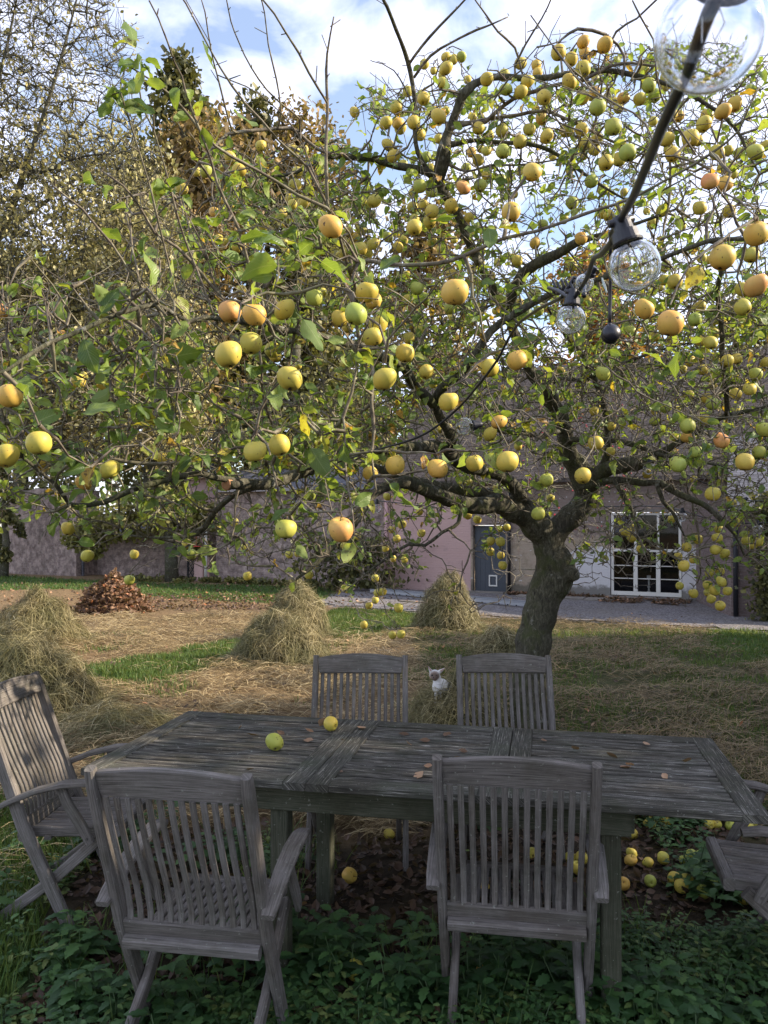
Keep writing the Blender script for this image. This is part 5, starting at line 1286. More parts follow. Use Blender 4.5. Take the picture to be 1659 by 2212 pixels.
for i, (x, y, r, k) in enumerate(HANG):
    d = F * 0.0362 / r
    d = min(d, 7.8)
    sc = r * d / F / 0.0362
    p = P(x, y, d)
    add_apple(tuple(p), k, labels[i], 'apples hanging on the tree', sc)
    TOPS.append(p + np.array((0, 0, 0.05 * sc)))

sv, sq = apple_mesh(3, None)
Ls = []; Ss = []; Rr = []
for (x, y, r, k) in SMALL:
    d = min(F * 0.0362 / r, 7.8); Ls.append(P(x, y, d)); Ss.append(r * d / F / 0.0362); Rr.append(random.random())
    TOPS.append(Ls[-1] + np.array((0, 0, .05)))
for (x0, x1, y0, y1, n_) in ((860, 1620, 130, 600, 55), (520, 860, 380, 640, 14), (1250, 1640, 620, 1000, 28), (820, 1120, 560, 720, 10)):
    for _ in range(n_):
        x, y, d = random.uniform(x0, x1), random.uniform(y0, y1), random.uniform(4.6, 6.8)
        Ls.append(P(x, y, d)); Ss.append(random.uniform(.8, 1.0)); Rr.append(random.random()); TOPS.append(Ls[-1] + np.array((0, 0, .05)))
V, Q, r_, _ = batch(sv, sq, np.array(Ls), frames(randdir(len(Ls)) * np.array((1, 1, .2)), np.tile((0, 0, 1.0), (len(Ls), 1))), np.array(Ss), np.array(Rr))
tag(npmesh('small_apples', V, Q, MAT['apple_y']), 'smallest yellow green apples scattered deep in the tree', 'apples', kind='stuff')
# ---- fill the crown with twigs
def region(x0, x1, y0, y1, d0, d1, n):
    out = []
    for _ in range(n):
        x, y = random.uniform(x0, x1), random.uniform(y0, y1); d = random.uniform(d0, d1)
        q = mnoise.noise(Vector((x * 0.008, y * 0.008, d * 0.8)))
        if random.random() > 0.6 + 1.0 * q: continue
        out.append(P(x, y, d))
    return out
TG = list(TOPS)
for a in [(0,400,600,1010,2.4,4.0,700),(400,800,450,1010,2.8,5.2,1150),(-20,400,1010,1150,2.8,4.3,110),(380,800,1000,1230,3.3,6,420),(780,1150,190,620,4,6.3,640),(780,1200,600,960,3.8,6.8,1250),(1150,1700,100,620,3.8,7,1250),(1180,1700,600,1010,4,8,2300),(1240,1700,1000,1230,5,7.6,420),(450,800,300,480,3.6,5.2,230),(240,500,420,600,2.7,4.3,80),(830,1200,950,1120,5,7.8,260),(700,1110,1100,1340,5,6.5,90),(1700,2300,350,1000,4.5,7,360),(-400,0,700,1080,2.7,3.6,120)]:
    TG += region(*a)
paths, allnodes = attach(np.array(nodes), np.array(pen), TG, 0.065, 0.02, 0.010, 0.5)
# side spurs
spur = []
for pts, dep in paths:
    for _ in range(max(2, int(len(pts) * 0.95))):
        i = random.randrange(1, len(pts)); d = RNG.normal(size=3); d[2] += 0.4; d /= np.linalg.norm(d)
        L = random.uniform(0.02, 0.09) if random.random() < .7 else random.uniform(.09, .22)
        spur.append((np.array([pts[i], pts[i] + d * L * .5 + RNG.normal(0, .006, 3), pts[i] + d * L]), 3.0))
V1, Q1 = build_wood(paths, 0.0078, 0.0020, 1.5, 5, 0.00045)
V2, Q2 = build_wood(spur, 0.0024, 0.0016, 0.1, 3, 0.0003)
npmesh('twigs', np.concatenate([V1, V2]), np.concatenate([Q1[:, :], ] + [Q2 + len(V1)]) if Q1.shape[1] == Q2.shape[1] else [Q1, Q2 + len(V1)], MAT['twig'], tree)
# buds and short spurs on the bare canes against the sky
bud = []
for k in L3:
    if k[0] in 'STX':
        pth = smooth_path(L3[k], 0.04)
        for p in pth[::2]:
            d = RNG.normal(size=3); d /= np.linalg.norm(d); d[2] = abs(d[2]) * .8 + .15
            L = random.choice((0.014, 0.018, 0.025, 0.06)) * random.uniform(.7, 1.4)
            if random.random() < 0.07: L *= 4
            bud.append((np.array([p[:3], p[:3] + d * L * .6, p[:3] + d * L]), 3.0))
V3, Q3 = build_wood(bud, 0.0032, 0.0018, 0.1, 4)
npmesh('spurs', V3, Q3, MAT['twig'], tree)['kind'] = 'stuff'

# ---- leaves
def leaf_template(bend, fold, twist, wave, nseg=7):
    v = []; uv = []; f = []
    for i in range(nseg + 1):
        t = i / nseg
        w = 0.30 * (math.sin(math.pi * (t * 0.94 + 0.06) ** 0.85)) ** 0.8 if i < nseg else 0.006
        if i == 0: w = 0.03
        ang = twist * t
        # curl along the length: arc
        th = bend * t
        y = math.sin(th) / bend if abs(bend) > 1e-3 else t
        z = -(1 - math.cos(th)) / bend if abs(bend) > 1e-3 else 0
        for s in (-1, -0.5, 0, 0.5, 1):
            x = w * s * math.cos(fold); zz = w * abs(s) * math.sin(fold) + wave * 0.06 * math.sin(t * 11 + s * 2) * abs(s)
            xr = x * math.cos(ang) - zz * math.sin(ang); zr = x * math.sin(ang) + zz * math.cos(ang)
            v.append((xr, y - zr * math.sin(th) * 0.0, z + zr)); uv.append((0.5 + s * .5, t))
    for i in range(nseg):
        for k in range(4): f.append((i * 5 + k, i * 5 + k + 1, i * 5 + k + 6, i * 5 + k + 5))
    # petiole
    n = len(v)
    v += [(-.012, -.28, .05), (.012, -.28, .05), (.012, 0, 0), (-.012, 0, 0)]; uv += [(.5, 0)] * 4
    f.append((n, n + 1, n + 2, n + 3))
    return np.array(v), np.array(f), np.array(uv)
LTEMP = [leaf_template(b, fo, tw, wv) for b, fo, tw, wv in ((0.6, .25, .3, 1), (1.3, .4, -.4, 1), (-.5, .3, .6, 1), (1.9, .55, .2, 1), (0.3, .15, -.7, 1), (1.0, .8, .9, 1))]
def leaves(name, loc, ax, nh, sz, rn, mat, parent):
    Vs = []; Qs = []; Rs = []; Us = []; n = 0
    pick = RNG.integers(0, len(LTEMP), len(loc))
    for k, (tv, tf, uv) in enumerate(LTEMP):
        m = pick == k
        if not m.any(): continue
        V, Q, r, U = batch(tv, tf, loc[m], frames(ax[m], nh[m]), sz[m], rn[m], uv)
        Vs.append(V); Qs.append(Q + n); Rs.append(r); Us.append(U); n += len(V)
    return npmesh(name, np.concatenate(Vs), np.concatenate(Qs), mat, parent, rnd=np.concatenate(Rs), uv=np.concatenate(Us))
loc = []; ax = []; sz = []; rn = []; 
for pts, dep in paths:
    tip = pts[-1]; 
    d = max(0.5, tip[1]); px_ = tip[0] / d * F + 829; py_ = 1125 - (tip[2] - CAMZ) / d * F
    pr = 0.66 if px_ < 900 else 0.64
    if px_ < 420 and py_ < 760: pr = 0.36
    if py_ > 1120: pr = 0.30
    if px_ > 800 and py_ < 350: pr = 0.50
    if px_ > 1150 and py_ > 800: pr = 0.42
    if mnoise.noise(Vector(tip * 1.4)) > 0.22: pr *= 0.4
    if random.random() > pr: continue
    nl = random.choice((2, 3, 3, 4, 5))
    rb = random.random() * 0.62
    for _ in range(nl):
        i = random.randint(max(0, len(pts) - 4), len(pts) - 1)
        a = RNG.normal(size=3); a[2] = a[2] * 0.6 - 0.15; a /= np.linalg.norm(a)
        s = random.uniform(0.045, 0.082)
        loc.append(pts[i] + a * s * .28); ax.append(a); sz.append(s); rn.append(min(1.0, rb + random.random() * 0.42 + (0.45 if random.random() < 0.05 else 0)))
for k in L3:
    if k in ('S3', 'S8', 'S9', 'S10', 'S11', 'S12', 'S13', 'S4', 'N', 'H2', 'H3', 'T8', 'M', 'B3'):
        for p in smooth_path(L3[k], 0.08):
            if random.random() < (0.30 if k[0] != 'S' else 0.16):
                a = RNG.normal(size=3); a[2] -= 0.1; a /= np.linalg.norm(a); s = random.uniform(0.06, 0.10)
                loc.append(p[:3] + a * s * .28); ax.append(a); sz.append(s); rn.append(random.random() * 0.85)
# clusters at the tips of the near canes and singled-out leaves (x, y, depth, length px, angle deg, colour)
for (x, y, d, n_) in ((300,140,2.5,5),(262,205,2.45,7),(256,235,2.45,6),(297,160,2.5,4),(398,190,2.6,2),(420,250,2.7,2)):
    for _ in range(n_):
        a = RNG.normal(size=3); a /= np.linalg.norm(a); s = random.uniform(.06, .09)
        loc.append(P(x + random.gauss(0, 8), y + random.gauss(0, 8), d) + a * s * .25); ax.append(a); sz.append(s); rn.append(random.random() * .7)
for (x, y, d, L, ang, rv) in ((262,80,2.45,72,150,.86),(285,60,2.4,64,100,.3),(560,505,2.6,85,15,.25),(555,568,2.5,95,170,.5),(780,485,2.7,0,0,0),(1110,490,2.8,70,10,.93),(585,520,2.7,80,5,.3),(660,925,2.7,60,-80,.95),(690,1000,2.7,75,-60,.2),(735,590,2.6,100,-35,.35),(680,720,2.7,80,-50,.3),(612,835,2.9,55,-100,.25),(190,770,2.3,80,-75,.12),(200,700,2.5,50,100,.9),(310,700,2.6,70,-40,.75),(960,480,2.9,60,-10,.4),(1060,520,2.8,60,-85,.4),(480,285,2.8,60,-60,.97),(530,258,2.8,60,-40,.25),(205,380,2.5,60,20,.2),(245,420,2.5,60,-30,.5),(330,575,2.5,80,90,.55),(380,590,2.6,60,80,.8),(840,565,2.8,55,40,.2),(560,800,2.9,70,-30,.15),(400,765,2.6,90,10,.25),(1270,620,3.0,50,170,.35),(1170,620,3.2,60,-60,.3),(995,590,3.0,40,80,.4),(860,1060,3.2,50,-40,.35),(880,1085,3.1,60,-45,.4),(625,985,2.7,60,-90,.1),(600,960,2.75,50,-110,.15),(655,1110,2.75,55,-85,.3),(600,1110,2.7,50,200,.25),(1420,770,3.0,60,-20,.55),(1455,790,3.1,60,-110,.15),(1500,600,2.8,60,-120,.97),(1390,660,3.0,50,-120,.35),(60,830,2.4,60,-20,.5),(100,900,2.5,70,30,.4),(30,870,2.5,50,150,.2),(215,880,2.4,80,25,.55),(310,915,2.8,60,5,.95),(190,1170,3,40,0,.3),(230,860,2.6,70,5,.5)):
    if L == 0: continue
    t = rad(ang); q = P(x, y, d)
    a = np.array((math.cos(t), random.uniform(-.3, .3), math.sin(t))); s = L * d / F
    loc.append(q - a * s * .5); ax.append(a); sz.append(s); rn.append(rv)
loc = np.array(loc); ax = np.array(ax); sz = np.array(sz); rn = np.array(rn)
# fruit pulls the spurs down clear of the leaves: thin the leaves that would stand right before an apple
keep = np.ones(len(loc), bool)
for (x, y, r, k) in HANG:
    dd = min(F * 0.0362 / r, 7.8); ap = P(x, y, dd)
    near = np.linalg.norm(loc - ap, axis=1) < 0.10
    t_ = loc[:, 1] / ap[1]; cross = np.linalg.norm(loc - (np.array((0, 0, CAMZ)) + (ap - np.array((0, 0, CAMZ))) * t_[:, None]), axis=1)
    hit = ((t_ < 1.0) & (cross < 0.045 * t_) & (t_ > .3)) | (near & (loc[:, 1] < ap[1]))
    keep &= ~(hit & (RNG.random(len(loc)) < .7))
loc, ax, sz, rn = loc[keep], ax[keep], sz[keep], rn[keep]
nh = RNG.normal(size=(len(loc), 3)) * 0.7 + np.array((0, -0.35, 0.75))
lo = leaves('leaves', loc, ax, nh, sz, rn, MAT['leaf'], tree)
reparent_world(tree)
print('tree', len(paths), 'paths', len(loc), 'leaves', len(HANG), 'apples')

# ================================================================== other trees
QUAD = np.array([(-.35, 0, 0), (.35, 0, .05), (.30, 1, 0), (-.30, 1, .05)]); QUADF = np.array([(0, 1, 2, 3)])
LEAF6 = np.array([(0, 0, 0), (-.34, .35, .1), (0, .4, 0), (.34, .35, .1), (-.25, .72, .1), (0, .75, -.03), (.25, .72, .1), (0, 1.02, -.1)])
def clumpleaves(name, pts, size, mat, parent, rn=None, droop=0.0):
    N = len(pts)
    a = randdir(N); a[:, 2] -= droop
    V, Q, r, _ = batch(QUAD, QUADF, pts, frames(a, RNG.normal(size=(N, 3)) + np.array((0.2, -.4, .5))), size * RNG.uniform(0.6, 1.4, N), RNG.random(N) if rn is None else rn)
    return npmesh(name, V, Q, mat, parent, rnd=r, smooth=False)
def bg_tree(name, px, base_d, top_py, wpx, label, mat, n=5000, leaf=0.22, lobes=9, seed=0, bottom=None, group='trees beyond the garden wall', cat='tree', gap=0.25, columnar=False, limbn=60):
    x, _, _ = P(px, 1106, base_d); y = base_d
    top = P(px, top_py, base_d)[2]; w = wpx * base_d / F / 2
    zb = gz(x, y) if y < 30 else -0.5
    root = empty(name, (x, y, zb)); tag(root, label, cat, group)
    rng = np.random.default_rng(seed + 5)
    H = top - zb
    cz0 = zb + H * 0.12 if bottom is None else bottom
    cen = []
    for i in range(lobes):
        t = (i + .5) / lobes
        ww = w * (0.95 - 0.55 * t ** 1.6) if not columnar else w * (0.9 - 0.5 * t * t)
        c = np.array((x + rng.uniform(-1, 1) * ww * .75, y + rng.uniform(-1, 1) * ww * .7, cz0 + (top - cz0) * (0.12 + 0.8 * t)))
        cen.append((c, w * rng.uniform(0.30, 0.52)))
    cen.append((np.array((x, y, top - w * 0.35)), w * 0.38))
    pts = []
    per = n // len(cen)
    for c, r in cen:
        d = rng.normal(size=(per, 3)); d /= np.linalg.norm(d, axis=1)[:, None]
        rr = r * rng.random(per) ** 0.4 * (1 + 0.35 * np.array([mnoise.noise(Vector(q * 2.5 + c)) for q in d]))
        p = c + d * rr[:, None] * np.array((1, 1, 1.15 if not columnar else 1.5))
        keep = np.array([mnoise.noise(Vector(q * 1.1)) > -gap for q in p])
        pts.append(p[keep])
    pts = np.concatenate(pts)
    # trunk + limbs
    tb = MB(); r0 = 0.03 * H + 0.05
    tb.tube([(x, y, zb - .3), (x + .1, y, zb + H * .3), (x - .05, y, zb + H * .6), (x, y, top - w * .4)], [r0, r0 * .75, r0 * .45, r0 * .1], 8)
    tb.build('trunk', MAT['bark'], root, smooth=True)
    sk = np.array([(x, y, zb + H * t) for t in np.linspace(.2, .9, 24)])
    idx = rng.choice(len(pts), min(limbn * 4, len(pts)), replace=False)
    ph, _ = attach(sk, np.zeros(len(sk)), pts[idx], 0.5, 0.1, 0.05, .4)
    V, Q = build_wood(ph, 0.03 * w, 0.010, 0.6, 4)
    npmesh('branches', V, Q, MAT['bark'], root)['kind'] = 'stuff'
    clumpleaves('crown', pts, leaf, mat, root)
    reparent_world(root)
    return root
bg_tree('evergreen_tree', 385, 34, 128, 230, 'tall dark ivy clad tree with a rounded top, left of centre', MAT['dark_fol'], 12000, .22, 14, 1, columnar=True, gap=.4)
bg_tree('evergreen_tree', 548, 36, 218, 250, 'dark rounded evergreen top between two golden trees', MAT['dark_fol'], 10000, .22, 12, 2, columnar=True, gap=.4)
bg_tree('autumn_tree', 425, 32, 250, 520, 'golden brown autumn tree under the tall dark evergreen', MAT['brown_fol'], 20000, .20, 16, 3, gap=.3)
bg_tree('autumn_tree', 665, 37, 225, 420, 'thin golden brown tree behind the arching bare branch', MAT['brown_fol'], 14000, .20, 14, 4, gap=.2)
bg_tree('autumn_tree', 1285, 37, 540, 330, 'bright orange autumn tree rising behind the tiled roof', MAT['orange_fol'], 9000, .22, 12, 5, gap=.2)
bg_tree('autumn_tree', 905, 40, 430, 380, 'rusty brown tree beyond the house behind the upper trunk limb', MAT['brown_fol'], 8000, .24, 12, 6, gap=.2)
bg_tree('green_tree', 330, 34, 300, 420, 'broad green tree beyond the wall at the left', MAT['green_fol'], 13000, .20, 16, 7, gap=.3)
bg_tree('green_tree', 640, 33, 440, 420, 'dense dull green tree beyond the wall left of centre', MAT['green_fol'], 13000, .20, 16, 8, gap=.35)
bg_tree('green_tree', 40, 38, 560, 380, 'dull green tree low behind the far left garden wall', MAT['green_fol'], 9000, .20, 14, 9, gap=.35)
bg_tree('green_tree', 1640, 40, 620, 420, 'green tree beyond the roof at the right edge', MAT['green_fol'], 7000, .24, 12, 10, gap=.2)
bg_tree('yew_shrub', 8, 30.5, 985, 90, 'dark yew bush at the left end of the garden wall', MAT['dark_fol'], 2600, .16, 8, 11, group='', cat='shrub', bottom=-.4)

# near pale-leaved tree whose trunk stands left of the frame
def pale_tree():
    base = P(-300, 1400, 11.0); x, y = base[0], base[1]; zb = gz(x, y)
    root = empty('pale_leaved_tree', (x, y, zb)); tag(root, 'large tree with pale yellow leaves and bare twiggy top at the left', 'tree')
    tb = MB(); tk = [(x, y, zb - .2), (x + .3, y, zb + 2), (x + .2, y + .2, zb + 4), (x + .9, y + .1, zb + 6.2), (x + 1.2, y, zb + 8.5)]
    tb.tube(tk, [.30, .24, .18, .12, .05], 10); tb.build('trunk', MAT['bark'], root, smooth=True)
    nodes_ = [p[:3] for p in smooth_path([(*p, 0) for p in tk], .15)][10:]
    lims = [[(-150,760,11,18),(0,505,10.8,17),(60,350,10.6,12),(110,200,10.5,8),(150,60,10.4,5),(180,-60,10.3,3)], [(-150,620,11,14),(0,378,10.6,11),(90,372,10.4,8),(170,340,10.2,5),(260,330,10.0,3)],
            [(-200,900,10.5,15),(0,740,10,12),(90,690,9.8,9),(170,672,9.6,7),(290,610,9.5,4)], [(-160,560,11,12),(-30,250,10.8,9),(10,120,10.7,6),(40,-20,10.5,4)], [(-200,1000,10,14),(0,900,9.8,9),(150,860,9.6,6),(300,840,9.5,3)],
            [(0,505,10.8,10),(120,420,11.3,8),(230,330,11.6,6),(320,250,11.8,4)], [(20,640,11,10),(150,560,11.2,8),(300,500,11.4,5),(400,470,11.5,3)]]
    for l in lims:
        p3 = smooth_path(to3(l), .12); mb = MB(); mb.tube(p3[:, :3], p3[:, 3], 7); mb.build('limb', MAT['bark'], root, smooth=True)
        nodes_ += [q[:3] for q in p3]
    T = []
    for (x0, x1, y0, y1, d0, d1, n) in ((-60,300,-40,330,9.8,12,620),(-60,380,330,700,9.2,12.5,1900),(-60,430,700,1000,9.2,12.5,1700),(300,420,480,900,10.5,12.5,150),(-500,-60,100,900,10,12,250)):
        for _ in range(n):
            px, py, d = random.uniform(x0, x1), random.uniform(y0, y1), random.uniform(d0, d1)
            if px > 240 + 0.26 * py + 40 * mnoise.noise(Vector((py * .01, d, 0))): continue
            q_ = P(px, py, d)
            if mnoise.noise(Vector(q_ * .75)) < -.3 and py > 300: continue
            T.append(q_)
    ph, _ = attach(np.array(nodes_), np.zeros(len(nodes_)), T, .16, .10, .02, .35)
    V, Q = build_wood(ph, .017, .0042, .9, 4)
    sp = []
    for pts, dep in ph:
        for _ in range(3):
            i = random.randrange(1, len(pts)); dd = RNG.normal(size=3); dd[2] = abs(dd[2]) * .9; dd /= np.linalg.norm(dd); L = random.uniform(.12, .45)
            sp.append((np.array([pts[i], pts[i] + dd * L * .5 + RNG.normal(0, .02, 3), pts[i] + dd * L]), 3))
    V2_, Q2_ = build_wood(sp, .005, .0035, .1, 3)
    npmesh('twigs', np.concatenate([V, V2_]), np.concatenate([Q, Q2_ + len(V)]), MAT['bark'], root)['kind'] = 'stuff'
    L = []
    for pts, dep in ph + sp:
        p = pts[-1]; py = 1125 - (p[2] - CAMZ) / p[1] * F; px = p[0] / p[1] * F + 829
        if py < 520: k = sum(random.random() < max(0.16, (py - 60) / 460) for _ in range(3))
        else: k = random.choice((2, 3, 4, 5))
        for _ in range(k): L.append(p + RNG.normal(0, .09, 3))
    L = np.array(L); N = len(L)
    a = randdir(N); a[:, 2] -= .7
    V, Q, r, _ = batch(LEAF6, LQ, L, frames(a, RNG.normal(size=(N, 3)) + np.array((.5, -.5, .4))), RNG.uniform(.035, .075, N), np.clip(RNG.random(N) * .75 + .3 * np.array([mnoise.noise(Vector(q * 1.3)) for q in L]) + .1, 0, 1))
    Tt = (LTR[None] + (np.arange(N) * 8)[:, None, None]).reshape(-1, 3)
    npmesh('leaves', V, [Q, Tt], MAT['pale_leaf'], root, rnd=r, smooth=False)
    reparent_world(root)
    print('pale', len(ph), N)
pale_tree()

# small tree at the garden wall with a feeder, crab-apple bush, ivy, bush on the house wall
def wall_tree():
    b = FP(fs(392), -.5, .5); root = empty('young_tree', b); tag(root, 'small tree with green leaves growing against the garden wall', 'tree')
    tb = MB(); tb.tube([np.array(b) + (0, 0, -.1), np.array(b) + (-.05, 0, 1.2), np.array(b) + (-.12, 0, 2.6)], [.26, .21, .2], 10); tb.build('trunk', MAT['bark'], root, smooth=True)
    pts = []
    for c, r in (((-1.6, 0, 2.3), 1.0), ((-.2, 0, 2.6), 1.1), ((-2.6, 0, 1.9), .8), ((-2.9, 0, 1.2), .45), ((1.0, .2, 2.3), .8), ((.9, .1, 1.2), .45), ((-3.5, 0, 1.6), .5)):
        n = int(900 * r); d = randdir(n) * (RNG.random(n) ** .5)[:, None] * r; pts.append(np.array(b) + np.array(c) + d)
    pts = np.concatenate(pts)
    sk = np.array([np.array(b) + (-.1, 0, z) for z in np.linspace(1.2, 2.6, 10)])
    ph, _ = attach(sk, np.zeros(10), pts[::12], .25, .05, .03, .3); V, Q = build_wood(ph, .03, .008, .8, 4); npmesh('branches', V, Q, MAT['bark'], root)['kind'] = 'stuff'
    clumpleaves('crown', pts, .13, MAT['green_fol'], root, RNG.random(len(pts)) * .5 + .45)
    reparent_world(root)
    mb = MB(); f = P(424, 1180, b[1] - .35); mb.box(f, (.42, .25, .03)); mb.tube([f, f + (0, 0, .5)], .006, 5)
    tag(mb.build('bird_table', m_simple('red_plastic', (.5, .06, .04), .5)), 'flat red bird feeder tray beside the small wall tree', 'bird feeder')
wall_tree()
def crab():
    b = G(1172, 1318); b = np.array((b[0], b[1], b[2])); root = empty('crab_apple_bush', tuple(b)); tag(root, 'bare twiggy crab apple with small red berries before the house', 'shrub')
    T = []
    for _ in range(900):
        px, py = random.uniform(960, 1560), random.uniform(800, 1270)
        if abs(px - 1240) < (py - 1060) * 1.1 - 20 and py > 1150 and False: continue
        if py > 1120 and not (1050 < px < 1420): continue
        T.append(P(px, py, random.uniform(b[1] - 1.3, b[1] + 1.0)))
    tk = [b + (0, 0, -.1), b + (.05, 0, .9), b + (0, 0, 2.0), b + (.1, 0, 3.2)]
    tb = MB(); tb.tube(tk, [.12, .1, .08, .04], 8); tb.build('trunk', MAT['bark'], root, smooth=True)
    nd = [p[:3] for p in smooth_path([(*p, 0) for p in tk], .15)]
    ph, _ = attach(np.array(nd), np.zeros(len(nd)), T, .2, -.08, .03, .3); V, Q = build_wood(ph, .02, .006, .9, 4); npmesh('twigs', V, Q, MAT['twig'], root)['kind'] = 'stuff'
    ico_v, ico_f = (lambda t: (np.array(t[0]), np.array(t[1])))(([(0, 0, 1), (1, 0, 0), (0, 1, 0), (-1, 0, 0), (0, -1, 0), (0, 0, -1)], [(0, 1, 2), (0, 2, 3), (0, 3, 4), (0, 4, 1), (5, 2, 1), (5, 3, 2), (5, 4, 3), (5, 1, 4)]))
    idx = [i for i in range(len(T)) if abs(T[i][0] / T[i][1] * F + 829 - 1215) < 150 and abs(1125 - (T[i][2] - CAMZ) / T[i][1] * F - 1000) < 140 and mnoise.noise(Vector(T[i] * 1.5)) > -.05][:70]
    L = np.array([T[i] + RNG.normal(0, .05, 3) for i in idx for _ in range(2)])
    V, Q, r, _ = batch(ico_v * .5, ico_f, L, np.tile(np.eye(3), (len(L), 1, 1)), np.full(len(L), .045), np.zeros(len(L)))
    o = npmesh('berries', V, Q, m_plain('red_berry', (.42, .02, .04), .4), root); o['kind'] = 'stuff'
    reparent_world(root)
crab()
def ivy(px, py0, py1, wpx, d, label, name, n, mat='dark_fol', lf=.09):
    pts = []
    for _ in range(n):
        px_ = random.gauss(px, wpx * .4); py_ = random.uniform(py0, py1)
        pts.append(P(px_, py_, d + random.uniform(-.25, .15)))
    pts = np.array(pts); g = P(px, py1, d); root = empty(name, (g[0], g[1], -.5)); tag(root, label, 'climber')
    mb = MB(); mb.tube([(g[0], g[1], -.5), (g[0] + .1, g[1], 1), (g[0], g[1], pts[:, 2].max())], [.05, .04, .01], 6); mb.build('stem', MAT['bark'], root)
    clumpleaves('leaves', pts, lf, MAT[mat], root, None, .5); reparent_world(root)
ivy(1668, 1060, 1345, 60, 16.6, 'dark ivy hanging down the brick at the right edge', 'ivy', 2600)
ivy(755, 1160, 1268, 150, 24.3, 'dark climbing shrub on the shaded wall left of the pink wall', 'climbing_shrub', 1700, 'dark_fol', .12)
def verge():
    L = []
    for _ in range(3500):
        s = random.uniform(fs(300), 0); o = random.uniform(0, 1.0) * (1.3 if s < fs(440) else .4)
        x, y, _ = FP(s, 0, o); 
        if mnoise.noise(Vector((s * 1.2, o, 3))) < -.1: continue
        L.append((x, y, gz(x, y) + random.random() * .16))
    o = clumpleaves('weeds', np.array(L), .10, MAT['green_fol'], None)
    tag(o, 'low green weeds along the foot of the wall', 'weeds', kind='stuff')
verge()

# tall hedge right of the frame: it shades the table and the lower lawn
def hedge():
    for i, (x, y, top, r) in enumerate(((9.5, 1.2, 6.2, 1.9), (9.3, 3.8, 6.05, 1.7), (9.6, 6.4, 5.6, 1.8), (9.8, 9.2, 5.4, 1.9), (10.6, 12.0, 5.0, 1.8), (9.4, -1.6, 6.2, 1.9))):
        root = empty('hedge_tree', (x, y, gz(x, y))); tag(root, ['clipped tall hornbeam', 'bushy tall hornbeam', 'broad tall hornbeam', 'dense tall hornbeam', 'furthest tall hornbeam', 'nearest tall hornbeam'][i] + ' in the hedge beyond the right edge', 'hedge tree', 'hedge trees beyond the right edge')
        n = 9000; p = RNG.uniform(-1, 1, (n, 3)) * np.array((r * .75, r, (top + .3) / 2)) + np.array((x, y, top / 2 - .2))
        hh = np.array([top + .4 * mnoise.noise(Vector((q[0] * .9, q[1] * 1.3, 4))) for q in p])
        keep = (p[:, 2] < hh) & np.array([mnoise.noise(Vector(q * 1.2)) > -.42 for q in p])
        clumpleaves('crown', p[keep], .17, MAT['green_fol'], root)
        mb = MB(); mb.tube([(x, y, gz(x, y) - .2), (x, y, top * .8)], [.14, .05], 8); mb.build('trunk', MAT['bark'], root); reparent_world(root)
hedge()
# ================================================================== TABLE
TC = np.array((0.1325, 3.21)); TRZ = rad(-11.6)
ZT = 0.74
def build_table():
    root = empty('garden_table', (TC[0], TC[1], 0), TRZ)
    tag(root, 'long weathered slatted wooden garden table with extending top', 'table')
    L, W = 2.44, 0.92
    x0, x1 = -L / 2, L / 2
    seams = [x0, -0.33, 0.37, x1]
    fb = 0.085
    for k in range(3):
        a, b = seams[k] + 0.0015, seams[k + 1] - 0.0015
        mb = MB()
        # end boards of each leaf and long edge boards
        mb.box((a + fb / 2, 0, ZT - .014), (fb, W, .028), ch=.004) if False else None
        mb.board([(a + fb / 2, -W / 2, ZT - .014), (a + fb / 2, W / 2, ZT - .014)], fb, .028, (0, 0, 1), .003)
        mb.board([(b - fb / 2, -W / 2, ZT - .014), (b - fb / 2, W / 2, ZT - .014)], fb, .028, (0, 0, 1), .003)
        for s in (-1, 1):
            mb.board([(a + fb + .001, s * (W / 2 - fb / 2), ZT - .014), (b - fb - .001, s * (W / 2 - fb / 2), ZT - .014)], fb - .004, .028, (0, 0, 1), .003)
        f = mb.build('leaf_frame', MAT['teak_frame'], root)
        ns = 17; w = (W - 2 * fb) / ns
        for i in range(ns):
            m2 = MB(); y = -W / 2 + fb + w * (i + .5)
            z = ZT - .015 + random.gauss(0, .0012)
            n = 6
            pts = [(a + fb + .001 + (b - a - 2 * fb - .002) * j / n, y + random.gauss(0, .0006), z + random.gauss(0, .0012)) for j in range(n + 1)]
            m2.board(pts, w - .014, .022, (0, 0, 1), .004)
            m2.build('slat', MAT['teak_table'], root)
    # apron
    for s in (-1, 1):
        mb = MB(); mb.board([(-0.86, s * (W / 2 - .11), ZT - .085), (0.80, s * (W / 2 - .11), ZT - .085)], .026, .11, (0, 0, 1), .003)
        mb.build('apron', MAT['teak_dark'], root)
    for x in (-0.86, 0.80):
        mb = MB(); mb.board([(x, -W / 2 + .12, ZT - .085), (x, W / 2 - .12, ZT - .085)], .026, .10, (0, 0, 1), .003)
        mb.build('apron', MAT['teak_dark'], root)
    for s in (-1, 1):
        mb = MB(); mb.board([(x0 + .12, s * .28, ZT - .048), (x1 - .40, s * .28, ZT - .048)], .03, .035, (0, 0, 1), .003)
        mb.build('runner', MAT['teak_dark'], root)
    for x in (-.47, .735):
        for s in (-1, 1):
            mb = MB(); mb.board([(x, s * (W / 2 - .155), -.10), (x, s * (W / 2 - .155), ZT - .032)], .068, .068, (0, 1, 0), .005)
            mb.build('leg', MAT['teak_dark'], root)
build_table()
def on_table(px, py, dz=0.0):
    d = 2.0
    while P(px, py, d)[2] > ZT + dz: d += .01
    return P(px, py, d)

